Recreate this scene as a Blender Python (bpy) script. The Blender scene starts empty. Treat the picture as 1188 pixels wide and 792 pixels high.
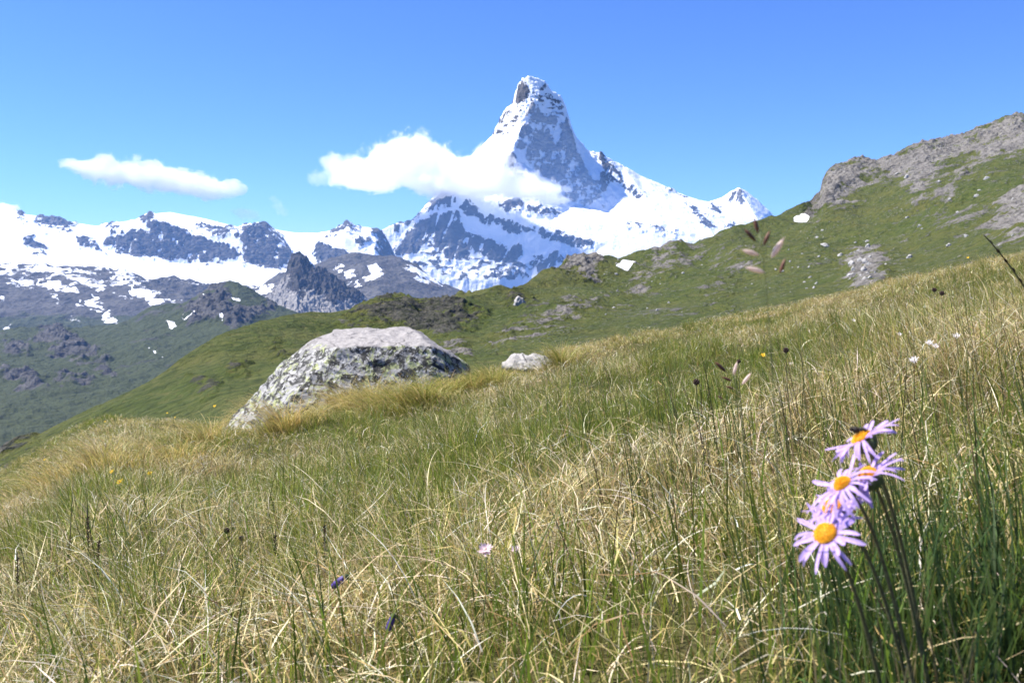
import bpy, bmesh, math, random
import numpy as np
from mathutils import Vector, Matrix
from mathutils.geometry import delaunay_2d_cdt

random.seed(7)
RNG = np.random.default_rng(11)
SC = bpy.context.scene
COL = SC.collection
F = 1029.0
TH = math.atan2(96.0, F)
CT, ST = math.cos(TH), math.sin(TH)

# ------------------------------------------------------------------ camera geometry helpers
def W(px, py, D):
    cx = (np.asarray(px, float) - 594.0) / F
    cy = (396.0 - np.asarray(py, float)) / F
    den = CT + cy * ST
    return np.stack([D * cx / den, D * np.ones_like(cx), D * (-ST + cy * CT) / den], axis=-1)

def proj(p):
    fz = p[..., 1] * CT - p[..., 2] * ST
    up = p[..., 1] * ST + p[..., 2] * CT
    return 594.0 + F * p[..., 0] / fz, 396.0 - F * up / fz

# ------------------------------------------------------------------ noise
def _perm(seed):
    r = np.random.default_rng(seed)
    return r.permutation(1024), r.uniform(0, 2 * np.pi, 1024)
_PC = {}
def pn(x, y, seed=0):
    if seed not in _PC: _PC[seed] = _perm(seed)
    pm, ang = _PC[seed]
    xi = np.floor(x).astype(np.int64); yi = np.floor(y).astype(np.int64)
    xf = x - xi; yf = y - yi
    u = xf * xf * xf * (xf * (xf * 6 - 15) + 10); v = yf * yf * yf * (yf * (yf * 6 - 15) + 10)
    def g(ix, iy, dx, dy):
        a = ang[pm[(pm[ix & 1023] + iy) & 1023]]
        return np.cos(a) * dx + np.sin(a) * dy
    n00 = g(xi, yi, xf, yf); n10 = g(xi + 1, yi, xf - 1, yf)
    n01 = g(xi, yi + 1, xf, yf - 1); n11 = g(xi + 1, yi + 1, xf - 1, yf - 1)
    return ((n00 * (1 - u) + n10 * u) * (1 - v) + (n01 * (1 - u) + n11 * u) * v) * 1.5
def fbm(x, y, seed=0, o=5, gain=0.5):
    s = 0; a = 1.0; f = 1.0
    for k in range(o):
        s = s + a * pn(x * f, y * f, seed + k); a *= gain; f *= 2.03
    return s
def ridged(x, y, seed=0, o=5, gain=0.55):
    s = 0; a = 1.0; f = 1.0
    for k in range(o):
        s = s + a * (1 - 2 * np.abs(pn(x * f, y * f, seed + k))); a *= gain; f *= 2.07
    return s

# ------------------------------------------------------------------ materials
def mat_new(name):
    m = bpy.data.materials.new(name); m.use_nodes = True
    nt = m.node_tree; nt.nodes.clear()
    return m, nt
class NT:
    def __init__(self, nt): self.nt = nt; self.l = nt.links
    def n(self, t, **kw):
        nd = self.nt.nodes.new(t)
        for k, v in kw.items():
            if k.startswith('i_'):
                key = k[2:]; key = int(key) if key.isdigit() else key.replace('_', ' ')
                s = nd.inputs[key]
                if isinstance(v, bpy.types.NodeSocket): self.l.new(v, s)
                else: s.default_value = v
            else: setattr(nd, k, v)
        return nd
    def lk(self, a, b): self.l.new(a, b)
    def math(self, op, a, b=0.0, clamp=False):
        nd = self.nt.nodes.new('ShaderNodeMath'); nd.operation = op; nd.use_clamp = clamp
        for i, v in enumerate((a, b)):
            if isinstance(v, bpy.types.NodeSocket): self.l.new(v, nd.inputs[i])
            else: nd.inputs[i].default_value = v
        return nd.outputs[0]
    def mix(self, fac, a, b):
        nd = self.nt.nodes.new('ShaderNodeMix'); nd.data_type = 'RGBA'
        for i, v in ((0, fac), (6, a), (7, b)):
            if isinstance(v, bpy.types.NodeSocket): self.l.new(v, nd.inputs[i])
            else: nd.inputs[i].default_value = v if i == 0 else (tuple(v) + (1,))[:4]
        return nd.outputs[2]
    def ramp(self, fac, stops, interp='LINEAR'):
        nd = self.nt.nodes.new('ShaderNodeValToRGB'); cr = nd.color_ramp; cr.interpolation = interp
        while len(cr.elements) < len(stops): cr.elements.new(0.5)
        for e, (p, c) in zip(cr.elements, stops):
            e.position = p; e.color = (c, c, c, 1) if isinstance(c, (int, float)) else tuple(c) + (1,)
        self.l.new(fac, nd.inputs[0]); return nd.outputs[0]
    def noise(self, vec, scale, detail=6, rough=0.55, dist=0.0):
        nd = self.n('ShaderNodeTexNoise'); nd.inputs['Scale'].default_value = scale
        nd.inputs['Detail'].default_value = detail; nd.inputs['Roughness'].default_value = rough
        nd.inputs['Distortion'].default_value = dist
        self.l.new(vec, nd.inputs['Vector']); return nd.outputs['Fac']
    def attr(self, name):
        nd = self.n('ShaderNodeAttribute'); nd.attribute_name = name; return nd
    def bump(self, h, strength, dist):
        nd = self.n('ShaderNodeBump'); nd.inputs['Strength'].default_value = strength
        nd.inputs['Distance'].default_value = dist; self.l.new(h, nd.inputs['Height']); return nd.outputs[0]
    def principled(self, col, rough=0.8, normal=None, spec=0.3):
        b = self.n('ShaderNodeBsdfPrincipled'); b.inputs['Specular IOR Level'].default_value = spec
        for s, v in (('Base Color', col), ('Roughness', rough)):
            if isinstance(v, bpy.types.NodeSocket): self.l.new(v, b.inputs[s])
            else: b.inputs[s].default_value = v if not isinstance(v, (tuple, list)) else (tuple(v) + (1,))[:4]
        if normal is not None: self.l.new(normal, b.inputs['Normal'])
        return b.outputs[0]
    def out(self, sh):
        o = self.n('ShaderNodeOutputMaterial'); self.l.new(sh, o.inputs[0]); return o

def simple_mat(name, col, rough=0.6, scale=40, var=0.25, spec=0.3, transl=0.0):
    m, nt = mat_new(name); t = NT(nt)
    tc = t.n('ShaderNodeTexCoord').outputs['Object']
    nz = t.noise(tc, scale, 4)
    a = tuple(c * (1 - var) for c in col); b = tuple(min(1, c * (1 + var)) for c in col)
    c = t.mix(t.ramp(nz, [(0.3, 0.0), (0.7, 1.0)]), a, b)
    sh = t.principled(c, rough, t.bump(nz, 0.3, 0.001), spec)
    if transl:
        tr = t.n('ShaderNodeBsdfTranslucent'); t.lk(c, tr.inputs[0])
        mx = t.n('ShaderNodeMixShader'); mx.inputs[0].default_value = transl
        t.lk(sh, mx.inputs[1]); t.lk(tr.outputs[0], mx.inputs[2]); sh = mx.outputs[0]
    t.out(sh); return m

# ------------------------------------------------------------------ object helpers
def add_obj(name, me, mat=None, parent=None, loc=None):
    o = bpy.data.objects.new(name, me); COL.objects.link(o)
    if mat is not None: me.materials.append(mat)
    if parent is not None: o.parent = parent
    if loc is not None: o.location = loc
    return o
def tag(o, label=None, cat=None, group=None, kind=None):
    if label: o['label'] = label
    if cat: o['category'] = cat
    if group: o['group'] = group
    if kind: o['kind'] = kind
    return o
def empty(name, loc):
    o = bpy.data.objects.new(name, None); o.empty_display_size = 0.05; COL.objects.link(o); o.location = loc; return o

def np_mesh(name, verts, faces, smooth=True):
    me = bpy.data.meshes.new(name)
    nv = len(verts); nf, k = faces.shape
    me.vertices.add(nv); me.vertices.foreach_set('co', np.ascontiguousarray(verts, np.float32).ravel())
    me.loops.add(nf * k); me.loops.foreach_set('vertex_index', np.ascontiguousarray(faces, np.int32).ravel())
    me.polygons.add(nf)
    me.polygons.foreach_set('loop_start', np.arange(0, nf * k, k, dtype=np.int32))
    if smooth: me.polygons.foreach_set('use_smooth', np.ones(nf, bool))
    me.update(calc_edges=True); me.validate()
    return me
def grid_faces(nr, nc, wrap=False):
    r = np.arange(nr - 1)[:, None]; c = np.arange(nc if wrap else nc - 1)[None, :]
    c2 = (c + 1) % nc
    return np.stack([r * nc + c, r * nc + c2, (r + 1) * nc + c2, (r + 1) * nc + c], -1).reshape(-1, 4)
def set_attr(me, name, vals):
    a = me.attributes.new(name, 'FLOAT', 'POINT'); a.data.foreach_set('value', np.ascontiguousarray(vals, np.float32).ravel())
def set_color(me, name, rgb):
    a = me.attributes.new(name, 'FLOAT_COLOR', 'POINT')
    c = np.ones((len(rgb), 4), np.float32); c[:, :3] = rgb
    a.data.foreach_set('color', c.ravel())

# signed mask of a set of polygons (1 inside, 0 outside, soft edge), in the map frame of the traced layer
def poly_mask(px, py, polys, soft=3.0):
    out = np.zeros_like(px)
    for P in polys:
        P = np.asarray(P, float)
        lo = P.min(0) - soft * 2; hi = P.max(0) + soft * 2
        sel = np.nonzero((px > lo[0]) & (px < hi[0]) & (py > lo[1]) & (py < hi[1]))
        if len(sel[0]) == 0: continue
        X = px[sel]; Y = py[sel]
        inside = np.zeros(X.shape, bool); d = np.full(X.shape, 1e9)
        n = len(P)
        for i in range(n):
            x1, y1 = P[i]; x2, y2 = P[(i + 1) % n]
            c = ((y1 > Y) != (y2 > Y)) & (X < (x2 - x1) * (Y - y1) / ((y2 - y1) if y2 != y1 else 1e-9) + x1)
            inside ^= c
            ex, ey = x2 - x1, y2 - y1; L = ex * ex + ey * ey + 1e-9
            tt = np.clip(((X - x1) * ex + (Y - y1) * ey) / L, 0, 1)
            d = np.minimum(d, np.hypot(X - x1 - tt * ex, Y - y1 - tt * ey))
        sd = np.where(inside, d, -d)
        out[sel] = np.maximum(out[sel], np.clip(0.5 + sd / (2 * soft), 0, 1))
    return out
def wmask(qx, qy, X, Y, polys, soft, wl, amp, seed):
    # traced patch with a ragged natural edge: the tracing is warped by noise fixed in the terrain
    dx = fbm(X / wl, Y / wl, seed, 5, 0.6) * amp; dy = fbm(X / wl, Y / wl, seed + 40, 5, 0.6) * amp
    return poly_mask(qx + dx, qy + dy, polys, soft)
def A(pts, ox, oy, s): return [(ox + u / s, oy + v / s) for u, v in pts]

# ------------------------------------------------------------------ lofted terrain
def loft(levels, px, rows, smooth=False):
    """levels: list of [(px,py,D),...] near to far -> (R,C,3) points"""
    L = []
    for lv in levels:
        a = np.array(lv, float)
        L.append(W(px, np.interp(px, a[:, 0], a[:, 1]), np.interp(px, a[:, 0], a[:, 2])))
    L = np.array(L); out = []
    n = len(L)
    for i in range(n - 1):
        t = np.linspace(0, 1, rows[i], endpoint=(i == n - 2))[:, None, None]
        p1, p2 = L[i], L[i + 1]
        if smooth:
            p0 = L[max(i - 1, 0)]; p3 = L[min(i + 2, n - 1)]
            m1 = (p2 - p0) * 0.35; m2 = (p3 - p1) * 0.35
            if i == n - 3: m2 = (p2 - p1) * 0.6
            if i == n - 2: m1 = (p1 - p0) * 0.3; m2 = (p2 - p1)
            t2, t3 = t * t, t * t * t
            out.append((2 * t3 - 3 * t2 + 1) * p1 + (t3 - 2 * t2 + t) * m1 + (-2 * t3 + 3 * t2) * p2 + (t3 - t2) * m2)
        else:
            out.append(p1 * (1 - t) + p2 * t)
    return np.concatenate(out, 0)

def sheet(name, P, mat, attrs, label, cat, kind='structure'):
    nr, nc = P.shape[:2]
    f = grid_faces(nr, nc)
    me = np_mesh(name, P.reshape(-1, 3), f)
    for k, v in attrs.items(): set_attr(me, k, v)
    o = add_obj(name, me, mat); tag(o, label, cat, None, kind)
    return o

# ================================================================== MATERIALS for terrain
def mountain_material(name, rock_a, rock_b, scale, green=None):
    m, nt = mat_new(name); t = NT(nt)
    pos = t.n('ShaderNodeNewGeometry').outputs['Position']
    mp = t.n('ShaderNodeMapping'); mp.inputs['Scale'].default_value = (1, 1, 2.2); t.lk(pos, mp.inputs[0]); v = mp.outputs[0]
    n1 = t.noise(v, 1 / scale, 9, 0.65)
    n2 = t.noise(v, 5.5 / scale, 6, 0.62)
    rk = t.mix(t.ramp(n1, [(0.32, 0.0), (0.68, 1.0)]), rock_a, rock_b)
    rk = t.mix(t.ramp(n2, [(0.35, 0.0), (0.75, 0.75)]), rk, tuple(c * 0.5 for c in rock_a))
    if green is not None:
        gm = t.attr('green').outputs['Fac']
        gf = t.ramp(t.math('ADD', gm, t.math('MULTIPLY', t.math('SUBTRACT', n1, 0.5), 1.2)), [(0.42, 0.0), (0.58, 1.0)])
        g2 = t.mix(t.ramp(n2, [(0.3, 0.0), (0.7, 1.0)]), green, tuple(c * 0.55 for c in green))
        rk = t.mix(gf, rk, g2)
    rk = t.mix(t.attr('dust_shade').outputs['Fac'], rk, (0.60, 0.61, 0.64))  # thin snow on rock; its grey also paints the north face's shade
    sm = t.attr('snow').outputs['Fac']
    s = t.math('ADD', sm, t.math('MULTIPLY', t.math('SUBTRACT', n1, 0.5), 1.1))
    s = t.math('ADD', s, t.math('MULTIPLY', t.math('SUBTRACT', n2, 0.5), 0.75))
    sf = t.ramp(s, [(0.46, 0.0), (0.54, 1.0)])
    sn = t.mix(n1, (0.80, 0.82, 0.85), (0.90, 0.90, 0.91))
    col = t.mix(sf, rk, sn)
    hb = t.math('ADD', n1, t.math('MULTIPLY', n2, 0.5))
    hb = t.math('MULTIPLY', hb, t.math('SUBTRACT', 1.0, t.math('MULTIPLY', sf, 0.85)))
    bp = t.bump(hb, 0.8, scale * 0.3)
    t.out(t.principled(col, 0.85, bp, 0.15)); return m

M_PEAK = mountain_material('peak_rock_and_snow', (0.085, 0.082, 0.085), (0.16, 0.15, 0.145), 260)
M_RANGE = mountain_material('range_rock_and_snow', (0.085, 0.082, 0.085), (0.16, 0.15, 0.145), 220)
M_SLOPE = mountain_material('slope_rock_and_turf', (0.060, 0.057, 0.056), (0.15, 0.14, 0.125), 120, (0.060, 0.070, 0.028))
M_KNOLL = mountain_material('knoll_rock_and_turf', (0.045, 0.043, 0.042), (0.15, 0.14, 0.13), 70, (0.052, 0.064, 0.019))

def hill_material():
    m, nt = mat_new('alpine_turf_and_scree'); t = NT(nt)
    pos = t.n('ShaderNodeNewGeometry').outputs['Position']
    n0 = t.noise(pos, 1 / 40.0, 5, 0.6)
    n1 = t.noise(pos, 1 / 9.0, 8, 0.65)
    n2 = t.noise(pos, 1 / 1.8, 5, 0.65)
    turf = t.mix(t.ramp(n0, [(0.35, 0.0), (0.65, 1.0)]), (0.064, 0.085, 0.017), (0.100, 0.103, 0.027))
    turf = t.mix(t.ramp(n1, [(0.42, 0.0), (0.60, 0.9)]), turf, (0.050, 0.068, 0.013))
    turf = t.mix(t.ramp(n2, [(0.50, 0.0), (0.64, 0.8)]), turf, (0.030, 0.042, 0.010))
    turf = t.mix(t.ramp(n2, [(0.34, 0.7), (0.46, 0.0)]), turf, (0.12, 0.11, 0.04))
    rk = t.mix(t.ramp(n1, [(0.3, 0.0), (0.7, 1.0)]), (0.29, 0.275, 0.25), (0.17, 0.155, 0.14))
    rk = t.mix(t.ramp(n2, [(0.45, 0.0), (0.62, 0.9)]), rk, (0.08, 0.075, 0.065))
    n3 = t.noise(pos, 1 / 0.9, 4, 0.7)
    mossy_shade = t.mix(t.ramp(n2, [(0.42, 0.0), (0.58, 1.0)]), (0.085, 0.080, 0.068), (0.040, 0.044, 0.026))  # dark moss tone with the crags' shade painted into it
    rk = t.mix(t.attr('dark').outputs['Fac'], rk, mossy_shade)
    spk = t.math('MULTIPLY', t.ramp(n3, [(0.575, 0.0), (0.625, 1.0)]), t.ramp(n1, [(0.42, 0.0), (0.56, 0.85)]))
    spk = t.math('MULTIPLY', spk, t.attr('stony').outputs['Fac'])
    turf = t.mix(spk, turf, (0.27, 0.25, 0.21))
    rm = t.attr('rock').outputs['Fac']
    s = t.math('ADD', rm, t.math('MULTIPLY', t.math('SUBTRACT', n1, 0.5), 2.0))
    s = t.math('ADD', s, t.math('MULTIPLY', t.math('SUBTRACT', n2, 0.5), 1.8))
    col = t.mix(t.ramp(s, [(0.47, 0.0), (0.56, 1.0)]), turf, rk)
    sn = t.attr('snow').outputs['Fac']
    s2 = t.math('ADD', sn, t.math('MULTIPLY', t.math('SUBTRACT', n1, 0.5), 0.5))
    col = t.mix(t.ramp(s2, [(0.48, 0.0), (0.52, 1.0)]), col, (0.86, 0.87, 0.89))
    bp = t.bump(t.math('ADD', n1, t.math('MULTIPLY', n2, 0.5)), 1.0, 4.0)
    t.out(t.principled(col, 0.9, bp, 0.1)); return m
M_HILL = hill_material()

# ================================================================== THE PEAK (snow pyramid)
def build_peak():
    pts = []; idx = {}
    def P(n, px, py, D): idx[n] = len(pts); pts.append((px, py, D))
    right = [(614, 88, 10000), (622, 90, 10010), (633, 97, 10040), (640, 106, 10070), (650, 111, 10090), (656, 122, 10110), (658, 135, 10130),
             (663, 150, 10150), (672, 163, 10160), (682, 175, 10170), (690, 180, 10170), (697, 178, 10180), (704, 184, 10180), (722, 192, 10230),
             (742, 203, 10300), (765, 213, 10380), (790, 224, 10480), (806, 231, 10560), (822, 234, 10620),
             (838, 229, 10660), (848, 222, 10690), (857, 217, 10700), (866, 222, 10720), (880, 233, 10760), (893, 244, 10800), (930, 290, 10900), (1000, 360, 11000)]
    left = [(614, 88, 10000), (606, 91, 10010), (601, 99, 10030), (599.5, 117, 10045), (594, 122, 10060), (587, 126, 10075), (584.5, 131, 10085), (582.5, 143, 10105), (572, 157, 10150),
            (555, 173, 10210), (538, 190, 10280), (510, 222, 10400), (470, 270, 10550), (400, 340, 10700), (330, 380, 10700)]
    horn = [(614, 88, 10000), (617, 101, 9960), (623, 121, 9890), (612, 138, 9780), (604, 152, 9690), (598, 166, 9600), (594, 178, 9510), (586, 190, 9420), (582, 200, 9350),
            (565, 220, 9180), (545, 226, 8980), (530, 225, 8820), (510, 236, 8760), (495, 250, 8710), (478, 257, 8650), (455, 263, 8580), (430, 271, 8520), (405, 285, 8450), (370, 320, 8350)]
    foot = [(582, 200, 9350), (606, 190, 9540), (625, 203, 9600), (648, 219, 9630), (668, 238, 9650), (703, 246, 9680), (722, 232, 9780), (748, 226, 9850), (775, 232, 9950)]
    for nm, arr in (('r', right), ('l', left), ('h', horn), ('f', foot)):
        for i, a in enumerate(arr):
            if (i == 0 and nm in 'lh') or (nm == 'f' and i == 0): continue
            P(f'{nm}{i}', *a)
    idx['l0'] = idx['h0'] = idx['r0']; idx['f0'] = idx['h8']
    # rib on the north face, buttress at the right end of the face
    extra = [(640, 150, 9920), (648, 190, 9770), (632, 180, 9760), (662, 200, 9790), (688, 215, 9800), (676, 190, 9960), (700, 208, 9930), (722, 216, 9950),
             # snow basin below the face
             (560, 250, 8850), (600, 250, 8960), (640, 255, 9050), (700, 260, 9150), (760, 256, 9350), (810, 255, 9650), (850, 250, 10000), (880, 258, 10150),
             (540, 262, 8700), (590, 268, 8760), (650, 276, 8820), (705, 283, 8880), (760, 282, 9000), (830, 280, 9300), (900, 285, 9600),
             (470, 290, 8480), (520, 285, 8560), (570, 292, 8600), (620, 300, 8620), (680, 300, 8700), (740, 300, 8800), (830, 305, 9000), (920, 320, 9200),
             (460, 330, 8300), (520, 325, 8330), (580, 325, 8350), (650, 325, 8380), (740, 330, 8400), (850, 335, 8500), (960, 360, 8800),
             (330, 420, 8100), (450, 400, 8100), (600, 400, 8100), (750, 400, 8100), (900, 400, 8100), (1050, 400, 8100),
             (330, 460, 11400), (500, 400, 11400), (620, 330, 11400), (760, 360, 11500), (880, 380, 11600), (1050, 440, 11600)]
    for i, a in enumerate(extra): P(f'e{i}', *a)
    arr = np.array(pts, float)
    X = W(arr[:, 0], arr[:, 1], arr[:, 2])
    edges = []
    for nm, a in (('r', right), ('l', left), ('h', horn), ('f', foot)):
        for i in range(len(a) - 1): edges.append((idx[f'{nm}{i}'], idx[f'{nm}{i+1}']))
    vs, es, fs, ov, oe, of = delaunay_2d_cdt([Vector((p[0], p[1])) for p in X], edges, [], 0, 1e-6)
    V = np.array([X[o[0]] if len(o) else (v[0], v[1], -300) for v, o in zip(vs, ov)])
    px = np.linspace(345, 990, 960)
    rows = np.concatenate([np.linspace(8110, 8700, 90, endpoint=False), np.linspace(8700, 9300, 120, endpoint=False),
                           np.linspace(9300, 10200, 260, endpoint=False), np.linspace(10200, 11300, 110)])
    GX = rows[:, None] * ((px - 594) / F)[None, :] * 1.0; GY = np.repeat(rows[:, None], len(px), 1)
    # break up the straight ridge lines of the survey points before looking heights up
    wx = GX + 6 * fbm(GX / 70, GY / 70, 31, 3); wy = GY + 8 * fbm(GX / 70, GY / 70, 41, 3)
    Z = np.full(GX.shape, -500.0)
    for f in fs:
        a, b, c = V[list(f)[:3]]
        bb = (wx >= min(a[0], b[0], c[0])) & (wx <= max(a[0], b[0], c[0])) & (wy >= min(a[1], b[1], c[1])) & (wy <= max(a[1], b[1], c[1]))
        s = np.nonzero(bb)
        if len(s[0]) == 0: continue
        x = wx[s]; y = wy[s]
        d = (b[1] - c[1]) * (a[0] - c[0]) + (c[0] - b[0]) * (a[1] - c[1])
        if abs(d) < 1e-6: continue
        l1 = ((b[1] - c[1]) * (x - c[0]) + (c[0] - b[0]) * (y - c[1])) / d
        l2 = ((c[1] - a[1]) * (x - c[0]) + (a[0] - c[0]) * (y - c[1])) / d
        l3 = 1 - l1 - l2
        ok = (l1 >= -1e-6) & (l2 >= -1e-6) & (l3 >= -1e-6)
        z = l1 * a[2] + l2 * b[2] + l3 * c[2]
        Z[s[0][ok], s[1][ok]] = z[ok]
    P3 = np.stack([GX, GY, Z], -1)
    qx, qy = proj(P3)
    a3 = lambda p: A(p, 300, 140, 2.829)
    am = lambda p: A(p, 540, 80, 4.4)
    az = lambda p: A(p, 680, 170, 5.28)
    rock = [a3([(575,305),(620,300),(665,330),(690,370),(740,385),(800,400),(850,430),(872,470),(800,472),(740,450),(700,430),(685,462),(630,470),(590,440),(565,400),(520,440),(480,452),(415,450),(450,420),(500,370),(540,330)]),
            a3([(645,300),(690,265),(725,300),(800,325),(880,345),(960,362),(1060,385),(1105,412),(1080,427),(1020,405),(940,390),(860,362),(780,352),(700,322)]),
            a3([(885,460),(930,440),(1010,455),(970,490),(910,505)]), a3([(780,520),(850,500),(900,508),(850,530)]),
            a3([(790,262),(900,280),(990,292),(985,308),(880,302),(805,290)]),
            a3([(550,285),(580,250),(640,238),(652,258),(600,292),(560,310)]), a3([(430,345),(480,335),(525,315),(505,350),(450,357)]),
            a3([(660,480),(760,500),(830,480),(820,505),(740,520)]),
            am([(243,185),(248,130),(285,72),(300,85),(335,108),(330,135),(290,152),(262,185)]),
            am([(330,205),(355,190),(385,235),(395,275),(320,250)]), am([(480,260),(520,250),(548,330),(548,440),(505,525),(460,565),(436,540),(465,470),(500,430),(515,340)]),
            am([(512,640),(555,595),(605,605),(598,655),(540,668)]), am([(165,505),(235,425),(262,460),(310,548),(262,552),(230,515)]),
            am([(160,235),(215,195),(228,220),(178,262),(158,295),(130,340),(120,330)]), am([(395,300),(420,330),(440,430),(420,500),(400,420)]),
            am([(335,95),(420,90),(425,112),(370,108)]),
            az([(40,50),(120,45),(155,130),(205,190),(300,265),(345,308),(290,305),(200,245),(150,235),(130,282),(75,262),(55,210),(105,150),(110,100)]),
            az([(590,325),(640,365),(700,415),(755,455),(772,508),(740,500),(695,455),(650,405),(605,362)]),
            az([(865,305),(915,262),(960,315),(1000,358),(940,355),(880,335)]), az([(745,388),(785,345),(828,422),(790,415)]), az([(500,248),(545,262),(540,272),(505,262)]),
            az([(250,480),(350,490),(480,515),(560,540),(540,548),(420,515),(300,495)]), az([(845,480),(900,475),(910,495),(860,500)])]
    VV = GY * 0.5 + Z
    rmask = wmask(qx, qy, GX, GY, rock, 5.0, 170, 6, 401)
    rmask = rmask * np.clip(0.95 + 0.75 * fbm(GX / 60 - GY / 80, GY / 220 + GX / 300, 411, 5, 0.62), 0.15, 1)
    part = np.zeros_like(rmask)      # mixed ground on the north face and the flank under the clouds; north face darkened to paint its shade
    part = poly_mask(qx, qy, [am([(355,190),(420,230),(470,240),(520,290),(600,440),(690,600),(720,720),(560,715),(440,580),(330,520),(245,420),(270,330)])], 6.0) * np.clip(0.53 + 0.42 * fbm(GX / 130 - Z / 260, Z / 170 + GX / 300, 421, 6, 0.62), 0, 0.85)
    part = np.maximum(part, poly_mask(qx, qy, [am([(330,110),(430,110),(500,160),(530,290),(460,260),(380,210),(360,180),(250,190),(165,260),(140,340),(240,360),(300,230)])], 5.0) * np.clip(0.42 + 0.34 * fbm(GX / 90, P3[..., 2] / 28, 431, 5, 0.6), 0, 0.75))
    part = np.maximum(part, poly_mask(qx, qy, [a3([(420,440),(500,380),(640,330),(900,470),(920,520),(760,535),(640,525),(520,490)])], 5.0) * np.clip(0.40 + 0.45 * fbm(GX / 110 - VV / 120, VV / 60 + GX / 160, 441, 5), 0, 0.9))
    slope_n = np.gradient(Z, axis=0) / np.gradient(GY, axis=0)
    steep = np.clip((np.abs(slope_n) - 0.9) / 1.2, 0, 1)
    rk = np.clip(np.maximum(rmask, part), 0, 1)
    amp = 26 * rk
    n = ridged(GX / 190, VV / 150, 3, 6) * 0.6 + fbm(GX / 60, VV / 45, 9, 4) * 0.5
    P3[..., 2] += 9 * fbm(GX / 260, GY / 260, 13, 2) + 4 * steep * fbm(GX / 50, VV / 40, 15, 4)
    high = np.clip((Z - 900) / 300, 0, 1)
    P3[..., 2] += high * 9 * (ridged(GX / 60, VV / 42, 16, 5) - 0.6)
    taper = np.clip((GY - 8150) / 150, 0, 1)
    P3[..., 2] += amp * n * taper * 0.8
    # gullies running down the faces
    P3[..., 2] += rk * 12 * ridged(GX / 60 + 0.8 * fbm(GX / 150, GY / 150, 5, 3), VV / 60, 17, 5)
    snow = 1 - np.clip(rk, 0, 1)
    dust_shade = poly_mask(qx, qy, [am([(340,185),(420,215),(480,225),(530,280),(610,440),(700,600),(730,720),(560,740),(440,600),(320,540),(230,430),(270,320)])], 8.0) * 0.74  # snow-dusted rock of the north face, toned to imitate its shadowed look
    dust_shade = np.maximum(dust_shade, 0.0)
    return sheet('mountain_peak', P3, M_PEAK, {'snow': snow, 'dust_shade': dust_shade}, 'steep pyramid-shaped snowy rock peak towering over the valley', 'mountain')
build_peak()

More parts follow.
